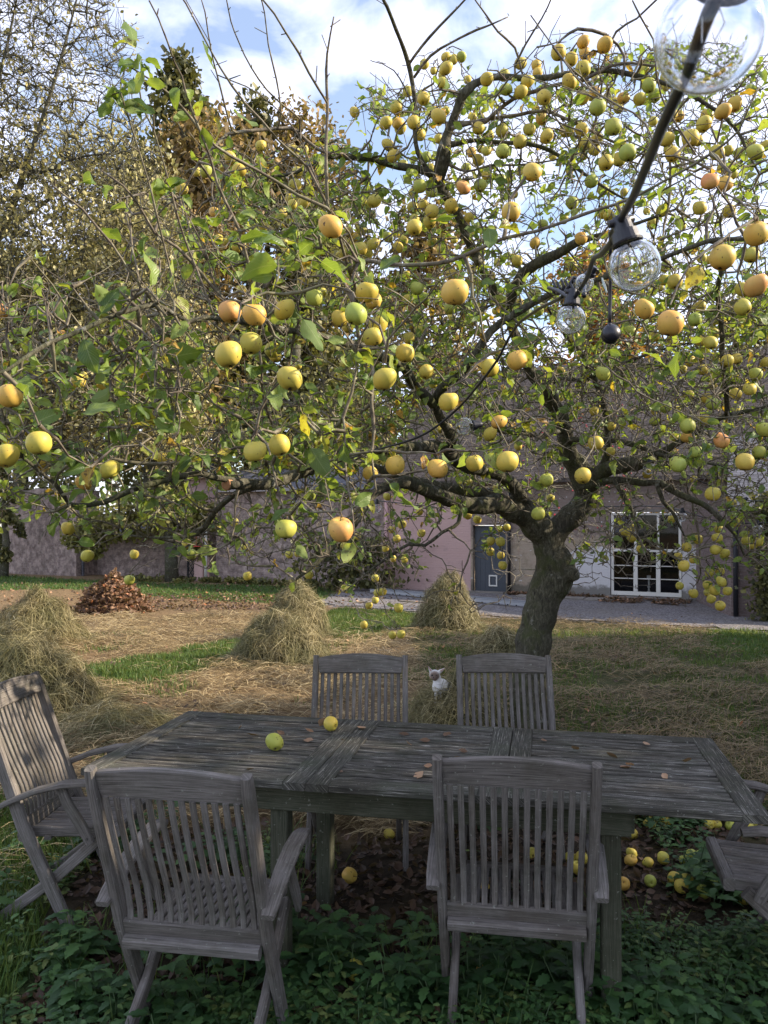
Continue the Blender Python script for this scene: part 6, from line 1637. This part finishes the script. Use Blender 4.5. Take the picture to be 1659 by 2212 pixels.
# ================================================================== CHAIRS
def build_chair():
    root = empty('garden_chair')
    hw = .245
    post = [(-.335, .935), (-.315, .88), (-.25, .70), (-.185, .52), (-.135, .38), (-.04, .18), (.06, -.03), (.085, -.09)]
    for s in (-1, 1):
        mb = MB()
        w = [.034, .050, .052, .052, .055, .055, .05, .045]
        # y-z profile board: width along the chair's depth, thickness sideways
        mb.board([(s * hw, y, z) for y, z in post], .030, w, (0, 1, .3), .006)
        mb.build('back_post', MAT['teak'], root)
        mb = MB()
        mb.board([(s * (hw - .034), .20, .325), (s * (hw - .034), -.02, .13), (s * (hw - .034), -.28, -.06), (s * (hw - .034), -.31, -.09)], .028, .048, (0, 1, .9), .005)
        mb.build('rear_leg', MAT['teak'], root)
        # arm: curved flat board
        mb = MB(); ax_ = s * (hw + .026)
        mb.board([(ax_, -.215, .468), (ax_, -.17, .490), (ax_, -.06, .535), (ax_, .06, .565), (ax_, .16, .572), (ax_, .225, .562)], [.042, .052, .058, .062, .060, .046], .022, (0, 0, 1), .005)
        arm = mb.build('armrest', MAT['teak'], root)
        mb = MB(); sx = s * (hw + .020)
        mb.board([(sx, .04, .555), (sx, .07, .48), (sx, .135, .38), (sx, .17, .315)], .020, [.040, .044, .046, .036], (0, 1, .3), .004)
        mb.build('arm_strut', MAT['teak'], root)
        for (y, z) in ((.158, .335), (.05, .535)):
            b_ = MB(); b_.tube([(sx + s * .008, y, z), (sx + s * .013, y, z)], .006, 8); b_.build('bolt', MAT['wire_bolt'], arm)
    # top rail arched
    mb = MB(); n = 10; pts = []; T_ = []
    for i in range(n + 1):
        t = i / n * 2 - 1; x = t * (hw - .016); h = .085 + .022 * (1 - t * t)
        zc = .885 + .5 * (h - .085)
        pts.append((x, -.322 + .012 * (t * t), zc)); T_.append(h)
    mb.board(pts, .022, T_, (0, -.36, 1), .004)
    mb.build('top_rail', MAT['teak'], root)
    mb = MB(); mb.board([(-(hw - .016), -.140, .368), (hw - .016, -.140, .368)], .022, .060, (0, -.4, 1), .004)
    mb.build('lower_rail', MAT['teak'], root)
    mb = MB(); mb.board([(-(hw - .018), -.148, .322), (hw - .018, -.148, .322)], .036, .044, (0, -.3, 1), .012)
    mb.build('seat_back_rail', MAT['teak'], root)
    ns = 13; sp = (2 * hw - .03 - .01) / ns
    for i in range(ns):
        x = -(hw - .02) + sp * (i + .5)
        mb = MB()
        mb.board([(x, -.312, .845), (x, -.285, .765), (x, -.238, .65), (x, -.178, .52), (x, -.150, .43), (x, -.146, .38)], .0195, .010, (0, -1, -.4), .003)
        mb.build('back_slat', MAT['teak'], root)
    # seat
    def sz(y): return .325 + .035 * ((y + .18) / .42) + .010 * math.cos((y + .2) * 7)
    for s in (-1, 1):
        mb = MB(); mb.board([(s * (hw - .075), y, sz(y) - .012) for y in np.linspace(-.125, .25, 7)], .036, .045, (0, 0, 1), .005)
        mb.build('seat_rail', MAT['teak'], root)
    mb = MB(); mb.board([(-(hw - .05), .252, sz(.25) - .012), (hw - .05, .252, sz(.25) - .012)], .042, .048, (0, 0, 1), .008)
    mb.build('seat_front', MAT['teak'], root)
    ns = 11; w_ = 2 * (hw - .096) / ns
    for i in range(ns):
        x = -(hw - .096) + w_ * (i + .5)
        mb = MB(); mb.board([(x, y, sz(y)) for y in np.linspace(-.12, .229, 7)], w_ - .007, .012, (0, 0, 1), .003)
        mb.build('seat_slat', MAT['teak'], root)
    for y in (-.05, .12):
        mb = MB(); mb.board([(-(hw - .05), y, sz(y) - .035), (hw - .05, y, sz(y) - .035)], .03, .02, (0, 0, 1), .003); mb.build('stretcher', MAT['teak'], root)
    return root
MAT['wire_bolt'] = m_plain('dull_bolt', (0.12, 0.11, 0.10), 0.6, 0.3, 0.6)
def copy_tree(o, parent=None):
    c = o.copy(); COL.objects.link(c)
    if parent: c.parent = parent
    for ch in list(o.children): copy_tree(ch, c)
    return c
SPOTS = [(-.590, 2.67, -.158, 0.0, 'weathered grey garden chair at near left, back to the viewer, sun along its right post'),
         (.463, 2.78, -.162, 0.0, 'weathered grey garden chair at near right, back to the viewer, fully in shade'),
         (-.135, 4.02, math.pi - .02, 0.0, 'weathered garden chair across the table on the left, slats facing the viewer'),
         (.65, 4.03, math.pi - .03, 0.0, 'weathered garden chair across the table on the right, before the tree trunk'),
         (-1.40, 3.62, -1.62, 0.0, 'weathered garden chair at the left end of the table, seen from the side, sun dappled'),
         (1.565, 3.05, 1.338, 0.0, 'weathered garden chair at the right end of the table, mostly cut by the frame')]
ch0 = build_chair()
for i, (x, y, rz, dz, lb) in enumerate(SPOTS):
    c = ch0 if i == 0 else copy_tree(ch0)
    c.location = (x, y, dz); c.rotation_euler = (0, 0, rz)
    tag(c, lb, 'chair', 'folding garden chairs around the table')

# apples on the table and on the ground
for (px, py, k, lb, rot) in ((593, 1603, 'g', 'green yellow apple lying on the table with its stalk end turned up', (-.9, .1, .3)), (714, 1563, 'y', 'smaller yellow apple lying further back on the table', (1.9, .2, 1.0))):
    p = on_table(px, py, .034); add_apple(tuple(p), k, lb, 'apples lying on the table', 1.0 if px < 600 else .92, rot)
GA = [(755,1912,'o','orange apple on the dark soil under the table'),(1040,1937,'o','orange apple on the ground behind the near right chair slats'),(768,2122,'y','dull yellow apple half hidden in the nettles between the near chairs'),(1050,2125,'o','orange apple in the nettles under the near right chair')]
for px, py, k, lb in GA:
    p = G(px, py); add_apple((p[0], p[1], p[2] + .045), k, lb, 'fallen apples', 1.05, (random.uniform(-1.5, 1.5), random.uniform(-1.5, 1.5), 0))
rows = {}
for (a, b, k) in [(1155,452,'o'),(1150,475,'y'),(1215,467,'y'),(1077,523,'y'),(1070,610,'y'),(1066,640,'o'),(1140,650,'y'),(1207,632,'y'),(1298,640,'g'),(1330,620,'g'),(1370,625,'g'),(1035,745,'o'),(1255,722,'y'),(1310,735,'y'),(1285,755,'y'),(1380,778,'g'),(1418,745,'g'),(1405,480,'y'),(1435,480,'y'),(1495,485,'g'),(1542,490,'y'),(1587,475,'y'),(1580,497,'y'),(1150,732,'g'),(805,630,'y'),(855,630,'y'),(835,675,'y'),(640,610,'y'),(22,525,'y'),(1555,800,'y')]:
    px, py = a * .5 + 829.5, b * .5 + 1548
    rows.setdefault((0 if b < 500 else 1 if b < 560 else 2 if b < 690 else 3, k), []).append((px, py))
RN = ['in the back row by the table end', 'between the rows', 'in the middle row below the table edge', 'in the front row among the leaves']
for (rw, k), lst in rows.items():
    lst.sort()
    for n_, (px, py) in enumerate(lst):
        p = G(px, py + 7)
        lb = (f'fallen {CN[k]} apple, {ORD[n_]} of {NUM[len(lst)]} ' if len(lst) > 1 else f'only fallen {CN[k]} apple ') + RN[rw]
        add_apple((p[0], p[1], p[2] + .038), k, lb, 'fallen apples', random.uniform(.74, .98), (random.uniform(-1.8, 1.8), random.uniform(-1.8, 1.8), 0))
for px, py, k, lb in ((78, 1795, 'y', 'yellow apple in the grass under the left end chair seat'), (120, 1872, 'y', 'small yellow apple in the grass between the crossed chair legs'), (28, 1905, 'g', 'green apple in the nettles at the left edge')):
    p = G(px, py); add_apple((p[0], p[1], p[2] + .03), k, lb, 'fallen apples', .75, (1, .5, 0))
# dry leaves on the table top: each countable
k = 0
tl = [(560,1590,.05),(690,1570,.05),(678,1583,.035),(775,1570,.05),(655,1600,.04),(615,1588,.035),(550,1660,.03),(742,1668,.035),(915,1655,.03),(912,1680,.055),(520,1572,.03),(860,1585,.04),(930,1600,.04),(960,1592,.045),(1000,1640,.03),(1180,1600,.03),(1235,1618,.04),(1335,1640,.04),(1480,1648,.05),(1400,1606,.04),(1300,1690,.04),(1430,1672,.03),(1370,1655,.035),(1150,1660,.04),(1340,1658,.05),(740,1598,.03),(1010,1625,.03),(890,1612,.03)]
for n_, (px, py, s) in enumerate(tl):
    p = on_table(px, py, .004)
    o = litter('dead_leaf', np.array([(0, 0, 0.003)]), np.array([s * 1.25]), np.array([random.uniform(.35, 1.0)]), None, 'litter', .5)
    o.location = tuple(p)
    ws = 'left leaf' if px < 780 else 'middle leaf' if px < 1110 else 'right leaf'
    tag(o, None, 'dead leaf', 'dead leaves on the table top'); o['_k'] = (0 if px < 780 else 1 if px < 1110 else 2, px)
bk = {}
for o in [o for o in COL.objects if '_k' in o]: bk.setdefault(int(o['_k'][0]), []).append(o)
for q, lst in bk.items():
    lst.sort(key=lambda o: o['_k'][1])
    for n_, o in enumerate(lst):
        o['label'] = f'curled brown leaf, {ORD[n_]} of {NUM[len(lst)]} on the table top, ' + ['left panel', 'middle panel', 'right panel'][q]; del o['_k']

# ================================================================== CAT
def build_cat():
    g = P(950, 1500, 6.05)
    base = np.array((g[0], g[1], P(950, 1478, 6.05)[2]))
    root = empty('cat', tuple(base)); tag(root, 'white cat with grey brown face sitting on a small haycock', 'cat')
    S = F / 6.05      # px per metre
    def q(px, py, dy=0.0):
        p = P(px, py, 6.05); return np.array((p[0], p[1] + dy, p[2])) - base
    mb = MB()
    def ell(c, r, rot=0.0):
        nu, nv = 16, 12; V = []; Q = []
        for j in range(nv + 1):
            th = math.pi * j / nv
            for i in range(nu):
                a = 2 * math.pi * i / nu; v = np.array((math.sin(th) * math.cos(a) * r[0], math.sin(th) * math.sin(a) * r[1], math.cos(th) * r[2]))
                V.append((v[0] * math.cos(rot) + v[2] * math.sin(rot), v[1], -v[0] * math.sin(rot) + v[2] * math.cos(rot)) + c)
        for j in range(nv):
            for i in range(nu): Q.append((j * nu + i, j * nu + (i + 1) % nu, (j + 1) * nu + (i + 1) % nu, (j + 1) * nu + i))
        mb.raw(V, np.array(Q)[:, ::-1])
    hd = q(938, 1432)
    ell(hd, (.046, .050, .044))                       # skull
    ell(hd + (-.010, -.034, -.020), (.026, .026, .020))  # muzzle
    ell(hd + (-.014, -.048, -.014), (.008, .010, .008))  # nose
    ell(hd + (-.002, -.030, -.034), (.018, .020, .012))  # chin
    ell(q(944, 1446, .02), (.036, .036, .05), .2)      # neck
    ell(q(946, 1462, .01), (.052, .055, .062))          # chest
    ell(q(957, 1462, .07), (.062, .085, .060), .3)       # shoulders/back
    ell(q(968, 1470, .13), (.070, .10, .065))           # haunch
    ell(q(941, 1482, -.02), (.018, .022, .055)); ell(q(950, 1484, -.015), (.018, .022, .055))   # forelegs
    ell(q(941, 1497, -.035), (.02, .028, .014)); ell(q(951, 1498, -.03), (.02, .028, .014))      # paws
    for (cx, cy, tx_, ty_) in ((929, 1424, 922, 1411), (950, 1424, 963, 1415)):
        a = q(cx, cy); b = q(tx_, ty_, -.005)
        mb.tube([a - (b - a) * .3, a, (a + b) / 2, b], [.018, .017, .011, .002], 8)
    body = mb.build('body', None_mat(), root, smooth=True); root.location.z -= .075; root.scale = (.9, .9, .9)
    r = body.modifiers.new('remesh', 'REMESH'); r.mode = 'VOXEL'; r.voxel_size = .004; r.use_smooth_shade = True
    s = body.modifiers.new('smooth', 'SMOOTH'); s.iterations = 3
    for sx, nm in ((-1, 'eye'), (1, 'eye')):
        m2 = MB(); c = hd + (sx * .017 - .009, -.0455, .004)
        m2.tube([c + (0, .004, 0), c + (0, 0, 0), c + (0, -.003, 0)], [.0075, .0065, .003], 8); m2.build(nm, m_plain('cat_eye', (.03, .035, .04), .15), root, smooth=True)
    for sx, (cx, cy, tx_, ty_) in ((-1, (929, 1422, 923, 1412)), (1, (951, 1422, 961, 1416))):
        m2 = MB(); a = q(cx, cy, -.018); b = q(tx_, ty_, -.014)
        m2.board([a, (a + b) / 2, b], [.014, .010, .002], .003, (0, -1, 0), .001); m2.build('inner_ear', m_plain('ear_pink', (.55, .36, .30), .7), root)
    m2 = MB(); c = hd + (-.014, -.058, -.012); m2.tube([c + (0, .006, 0), c], [.006, .005], 8); m2.build('nose', m_plain('cat_nose', (.06, .04, .04), .5), root)
    m2 = MB(); pts = smooth_path([(*q(975, 1480, .18), .02), (*q(988, 1490, .12), .018), (*q(985, 1500, .02), .014), (*q(970, 1504, -.04), .008)], .02)
    m2.tube(pts[:, :3], pts[:, 3], 8); m2.build('tail', m_plain('cat_tail', (.30, .25, .21), .9), root, smooth=True)
def None_mat():
    t = NT('white_cat_fur')
    oc = t.objc()
    # local coordinates: face centre
    hd = P(938, 1432, 6.05) - np.array((P(950, 1500, 6.05)[0], P(950, 1500, 6.05)[1], P(950, 1478, 6.05)[2]))
    fc = (hd[0] - .008, hd[1] - .05, hd[2] - .008)
    d = t.n('ShaderNodeVectorMath', {0: oc, 1: fc}, operation='DISTANCE').outputs['Value']
    n = t.noise(60, 3, .6, oc)
    d2 = t.math('ADD', d, t.math('MULTIPLY', t.math('SUBTRACT', n, .5), .02))
    c = t.ramp(d2, [(.030, (.20, .15, .12)), (.046, (.36, .29, .25)), (.058, (.74, .72, .70))])
    ears = t.n('ShaderNodeSeparateXYZ', {0: oc}).outputs[2]
    c = t.mix(t.ramp(ears, [(float(hd[2]) + .045, 0.0), (float(hd[2]) + .06, 0.8)]), c, (.36, .28, .22))
    return t.finish(t.bsdf(c, .9, .1, t.bump(t.noise(300, 3, .6, oc), .4, .003)))
build_cat()

# ================================================================== STRING LIGHTS
def build_lights():
    root = empty('string_lights', (0.9, 1.0, 2.3)); tag(root, 'string of clear globe bulbs on a black cable looped through the tree', 'string lights')
    def cable(lst, w=None):
        p = smooth_path([(*P(x, y, d), w or .0042) for x, y, d in lst], .02); mb = MB(); mb.tube(p[:, :3], p[:, 3], 8); mb.build('cable', MAT['rubber'], root, smooth=True)
    cable([(1640, -200, .40), (1560, -30, .42), (1530, 30, .44), (1478, 170, .52), (1432, 270, .60), (1400, 350, .70), (1368, 425, .82), (1343, 470, .92), (1322, 505, .97)], .0044)
    cable([(1340, 480, .93), (1322, 520, .98), (1300, 548, 1.10), (1282, 560, 1.22), (1268, 600, 1.35), (1250, 628, 1.46), (1236, 645, 1.5), (1205, 628, 1.55), (1185, 622, 1.6)], .0040)
    cable([(1262, 640, 1.5), (1262, 612, 1.56), (1240, 600, 1.6), (1215, 640, 1.62), (1160, 670, 2.0), (1117, 703, 2.3), (1090, 747, 2.45), (1076, 775, 2.5), (1034, 831, 2.65), (986, 885, 2.8), (930, 930, 2.9), (880, 953, 3.0), (813, 972, 3.2), (734, 997, 3.5), (660, 1020, 4.0), (560, 1050, 4.6)], .0042)
    cable([(1318, 500, 1.25), (1319, 560, 1.28), (1318, 640, 1.30), (1317, 705, 1.30)], .0030)
    cable([(734, 997, 3.5), (640, 1040, 4.2), (690, 1078, 5.2), (815, 1082, 6.5), (1000, 1100, 7.5), (1150, 1105, 8), (1287, 1095, 8), (1420, 1094, 7.5), (1466, 1101, 7.0), (1550, 1125, 6.6), (1640, 1130, 6.4), (1720, 1120, 6.2)], .0045)
    cable([(1402, 985, 5.6), (1470, 1020, 5.8), (1560, 1060, 6), (1606, 1080, 6.0), (1700, 1082, 6)], .0042)
    def bulb(x, y, d, rpx, up, near=True):
        """glass globe centred (x, y) of radius rpx px at depth d; up = direction of its socket in the frame"""
        c = P(x, y, d); R = rpx * d / F
        u = np.array((up[0], up[2] if len(up) > 2 else 0, up[1])); u = u / np.linalg.norm(u)
        nseg, nth = (36, 28) if near else (16, 12)
        ref = np.cross(u, (0, 1, 0)); ref /= np.linalg.norm(ref); v2 = np.cross(u, ref)
        def shell(Rr, neck):
            V = []; Q = []
            ths = [math.pi * (1 - j / nth) for j in range(nth + 1)]
            prof = [(Rr * math.sin(t), Rr * math.cos(t)) for t in ths if math.sin(t) * Rr > neck or t > math.pi / 2]
            prof.append((neck, math.sqrt(Rr * Rr - neck * neck) + R * .25))
            prof = [(max(r, 1e-5), z) for r, z in prof]
            for r, z in prof:
                for i in range(nseg):
                    a = 2 * math.pi * i / nseg; V.append(c + u * z + (ref * math.cos(a) + v2 * math.sin(a)) * r)
            m = len(prof)
            for j in range(m - 1):
                for i in range(nseg): Q.append((j * nseg + i, j * nseg + (i + 1) % nseg, (j + 1) * nseg + (i + 1) % nseg, (j + 1) * nseg + i))
            return V, Q, m, nseg
        mb = MB()
        V, Q, m, ns = shell(R, R * .42); mb.raw(V, Q)
        Vi, Qi, _, _ = shell(R * .955, R * .38); mb.raw(Vi, np.array(Qi)[:, ::-1])
        o = len(V)
        rim = [((m - 1) * ns + i, (m - 1) * ns + (i + 1) % ns, o + (m - 1) * ns + (i + 1) % ns, o + (m - 1) * ns + i) for i in range(ns)]
        mb.Q.append(np.array(rim))
        b = mb.build('bulb', MAT['glass'], root, smooth=True)
        if near:
            k = MB(); k.tube([c + u * R * 1.1, c + u * R * .55], R * .05, 6)
            for sx in (-1, 1):
                e = c + u * R * .3 + ref * sx * R * .22; k.tube([c + u * R * .6, e], R * .012, 4); k.tube([e, c - u * R * .15 + ref * sx * R * .10], R * .010, 4)
            k.build('filament', MAT['wire'], b)
        s = MB(); z0 = R * .90
        s.tube([c + u * z0, c + u * (z0 + R * .08), c + u * (z0 + R * .1), c + u * (z0 + R * .5), c + u * (z0 + R * .52), c + u * (z0 + R * .9), c + u * (z0 + R * 1.15)], [R * .60, R * .62, R * .56, R * .52, R * .40, R * .36, R * .30], 20)
        sk = s.build('socket', MAT['rubber'], root, smooth=False)
        if near:
            s2 = MB(); t0 = c + u * (z0 + R * .95); s2.tube([t0 - ref * R * .5, t0 + ref * R * .5], R * .16, 8); s2.build('cable_clip', MAT['rubber'], sk, smooth=True)
    bulb(1532, 78, .44, 114, (.25, 1, -.1))
    bulb(1370, 574, .93, 55, (-.27, 1, .05))
    bulb(1232, 690, 1.5, 32, (.10, 1, .0))
    bulb(1262, 612, 1.42, 20, (.62, 1.0, -.9))
    bulb(1402, 1012, 5.2, 13.5, (.2, 1, 0), False)
    bulb(1003, 921, 2.8, 20, (1, .15, .3), False)
    bulb(462, 1023, 3.9, 13, (0, 1, 0), False)
    bulb(713, 1016, 3.6, 13, (0, 1, 0), False)
    for (x, y, d, r) in ((639, 1090, 5.2, 11), (689, 1101, 5.4, 9), (815, 1098, 6.0, 10), (1474, 1117, 6.9, 10), (1637, 1144, 6.2, 11)): bulb(x, y, d, r, (0, 1, 0), False)
    bulb(1596, 1089, 5.9, 11, (.8, .6, 0), False)
    # hanging end plug
    m = MB(); c = P(1317, 722, 1.30); R = 20 * 1.3 / F
    pr = [(-1, .35), (-.95, .6), (-.5, .95), (-.1, 1.0), (.1, .92), (.14, 1.0), (.5, .96), (.75, .75), (.95, .4), (1.0, .1)]
    m.tube([c + np.array((0.1, -z, .25 * z)) * R for z, r in pr], [R * r for z, r in pr], 18); m.tube([c + (0, 0, R * .7), P(1317, 698, 1.3)], [R * .3, R * .2], 8)
    m.build('end_plug', MAT['rubber'], root, smooth=True)
    m = MB()
    for i in range(9):
        a = P(1190 + i * 9, 628 + 3 * math.sin(i * 2), 1.6); m.tube([a + (0, -.02, -.012), a + (.004, -.026, .0), a + (0, -.02, .014)], .003, 5)
    m.build('wrapped_cable', MAT['rubber'], root)
    m = MB(); m.board([P(1300, 600, 1.4), P(1305, 615, 1.4), P(1311, 632, 1.4)], [.002, .005, .002], .001, (0, -1, 0), .0003); m.build('cable_tie', MAT['tie'], root)
    reparent_world(root)
    for o in root.children:
        for c_ in o.children: c_.matrix_parent_inverse = Matrix.Identity(4)
build_lights()
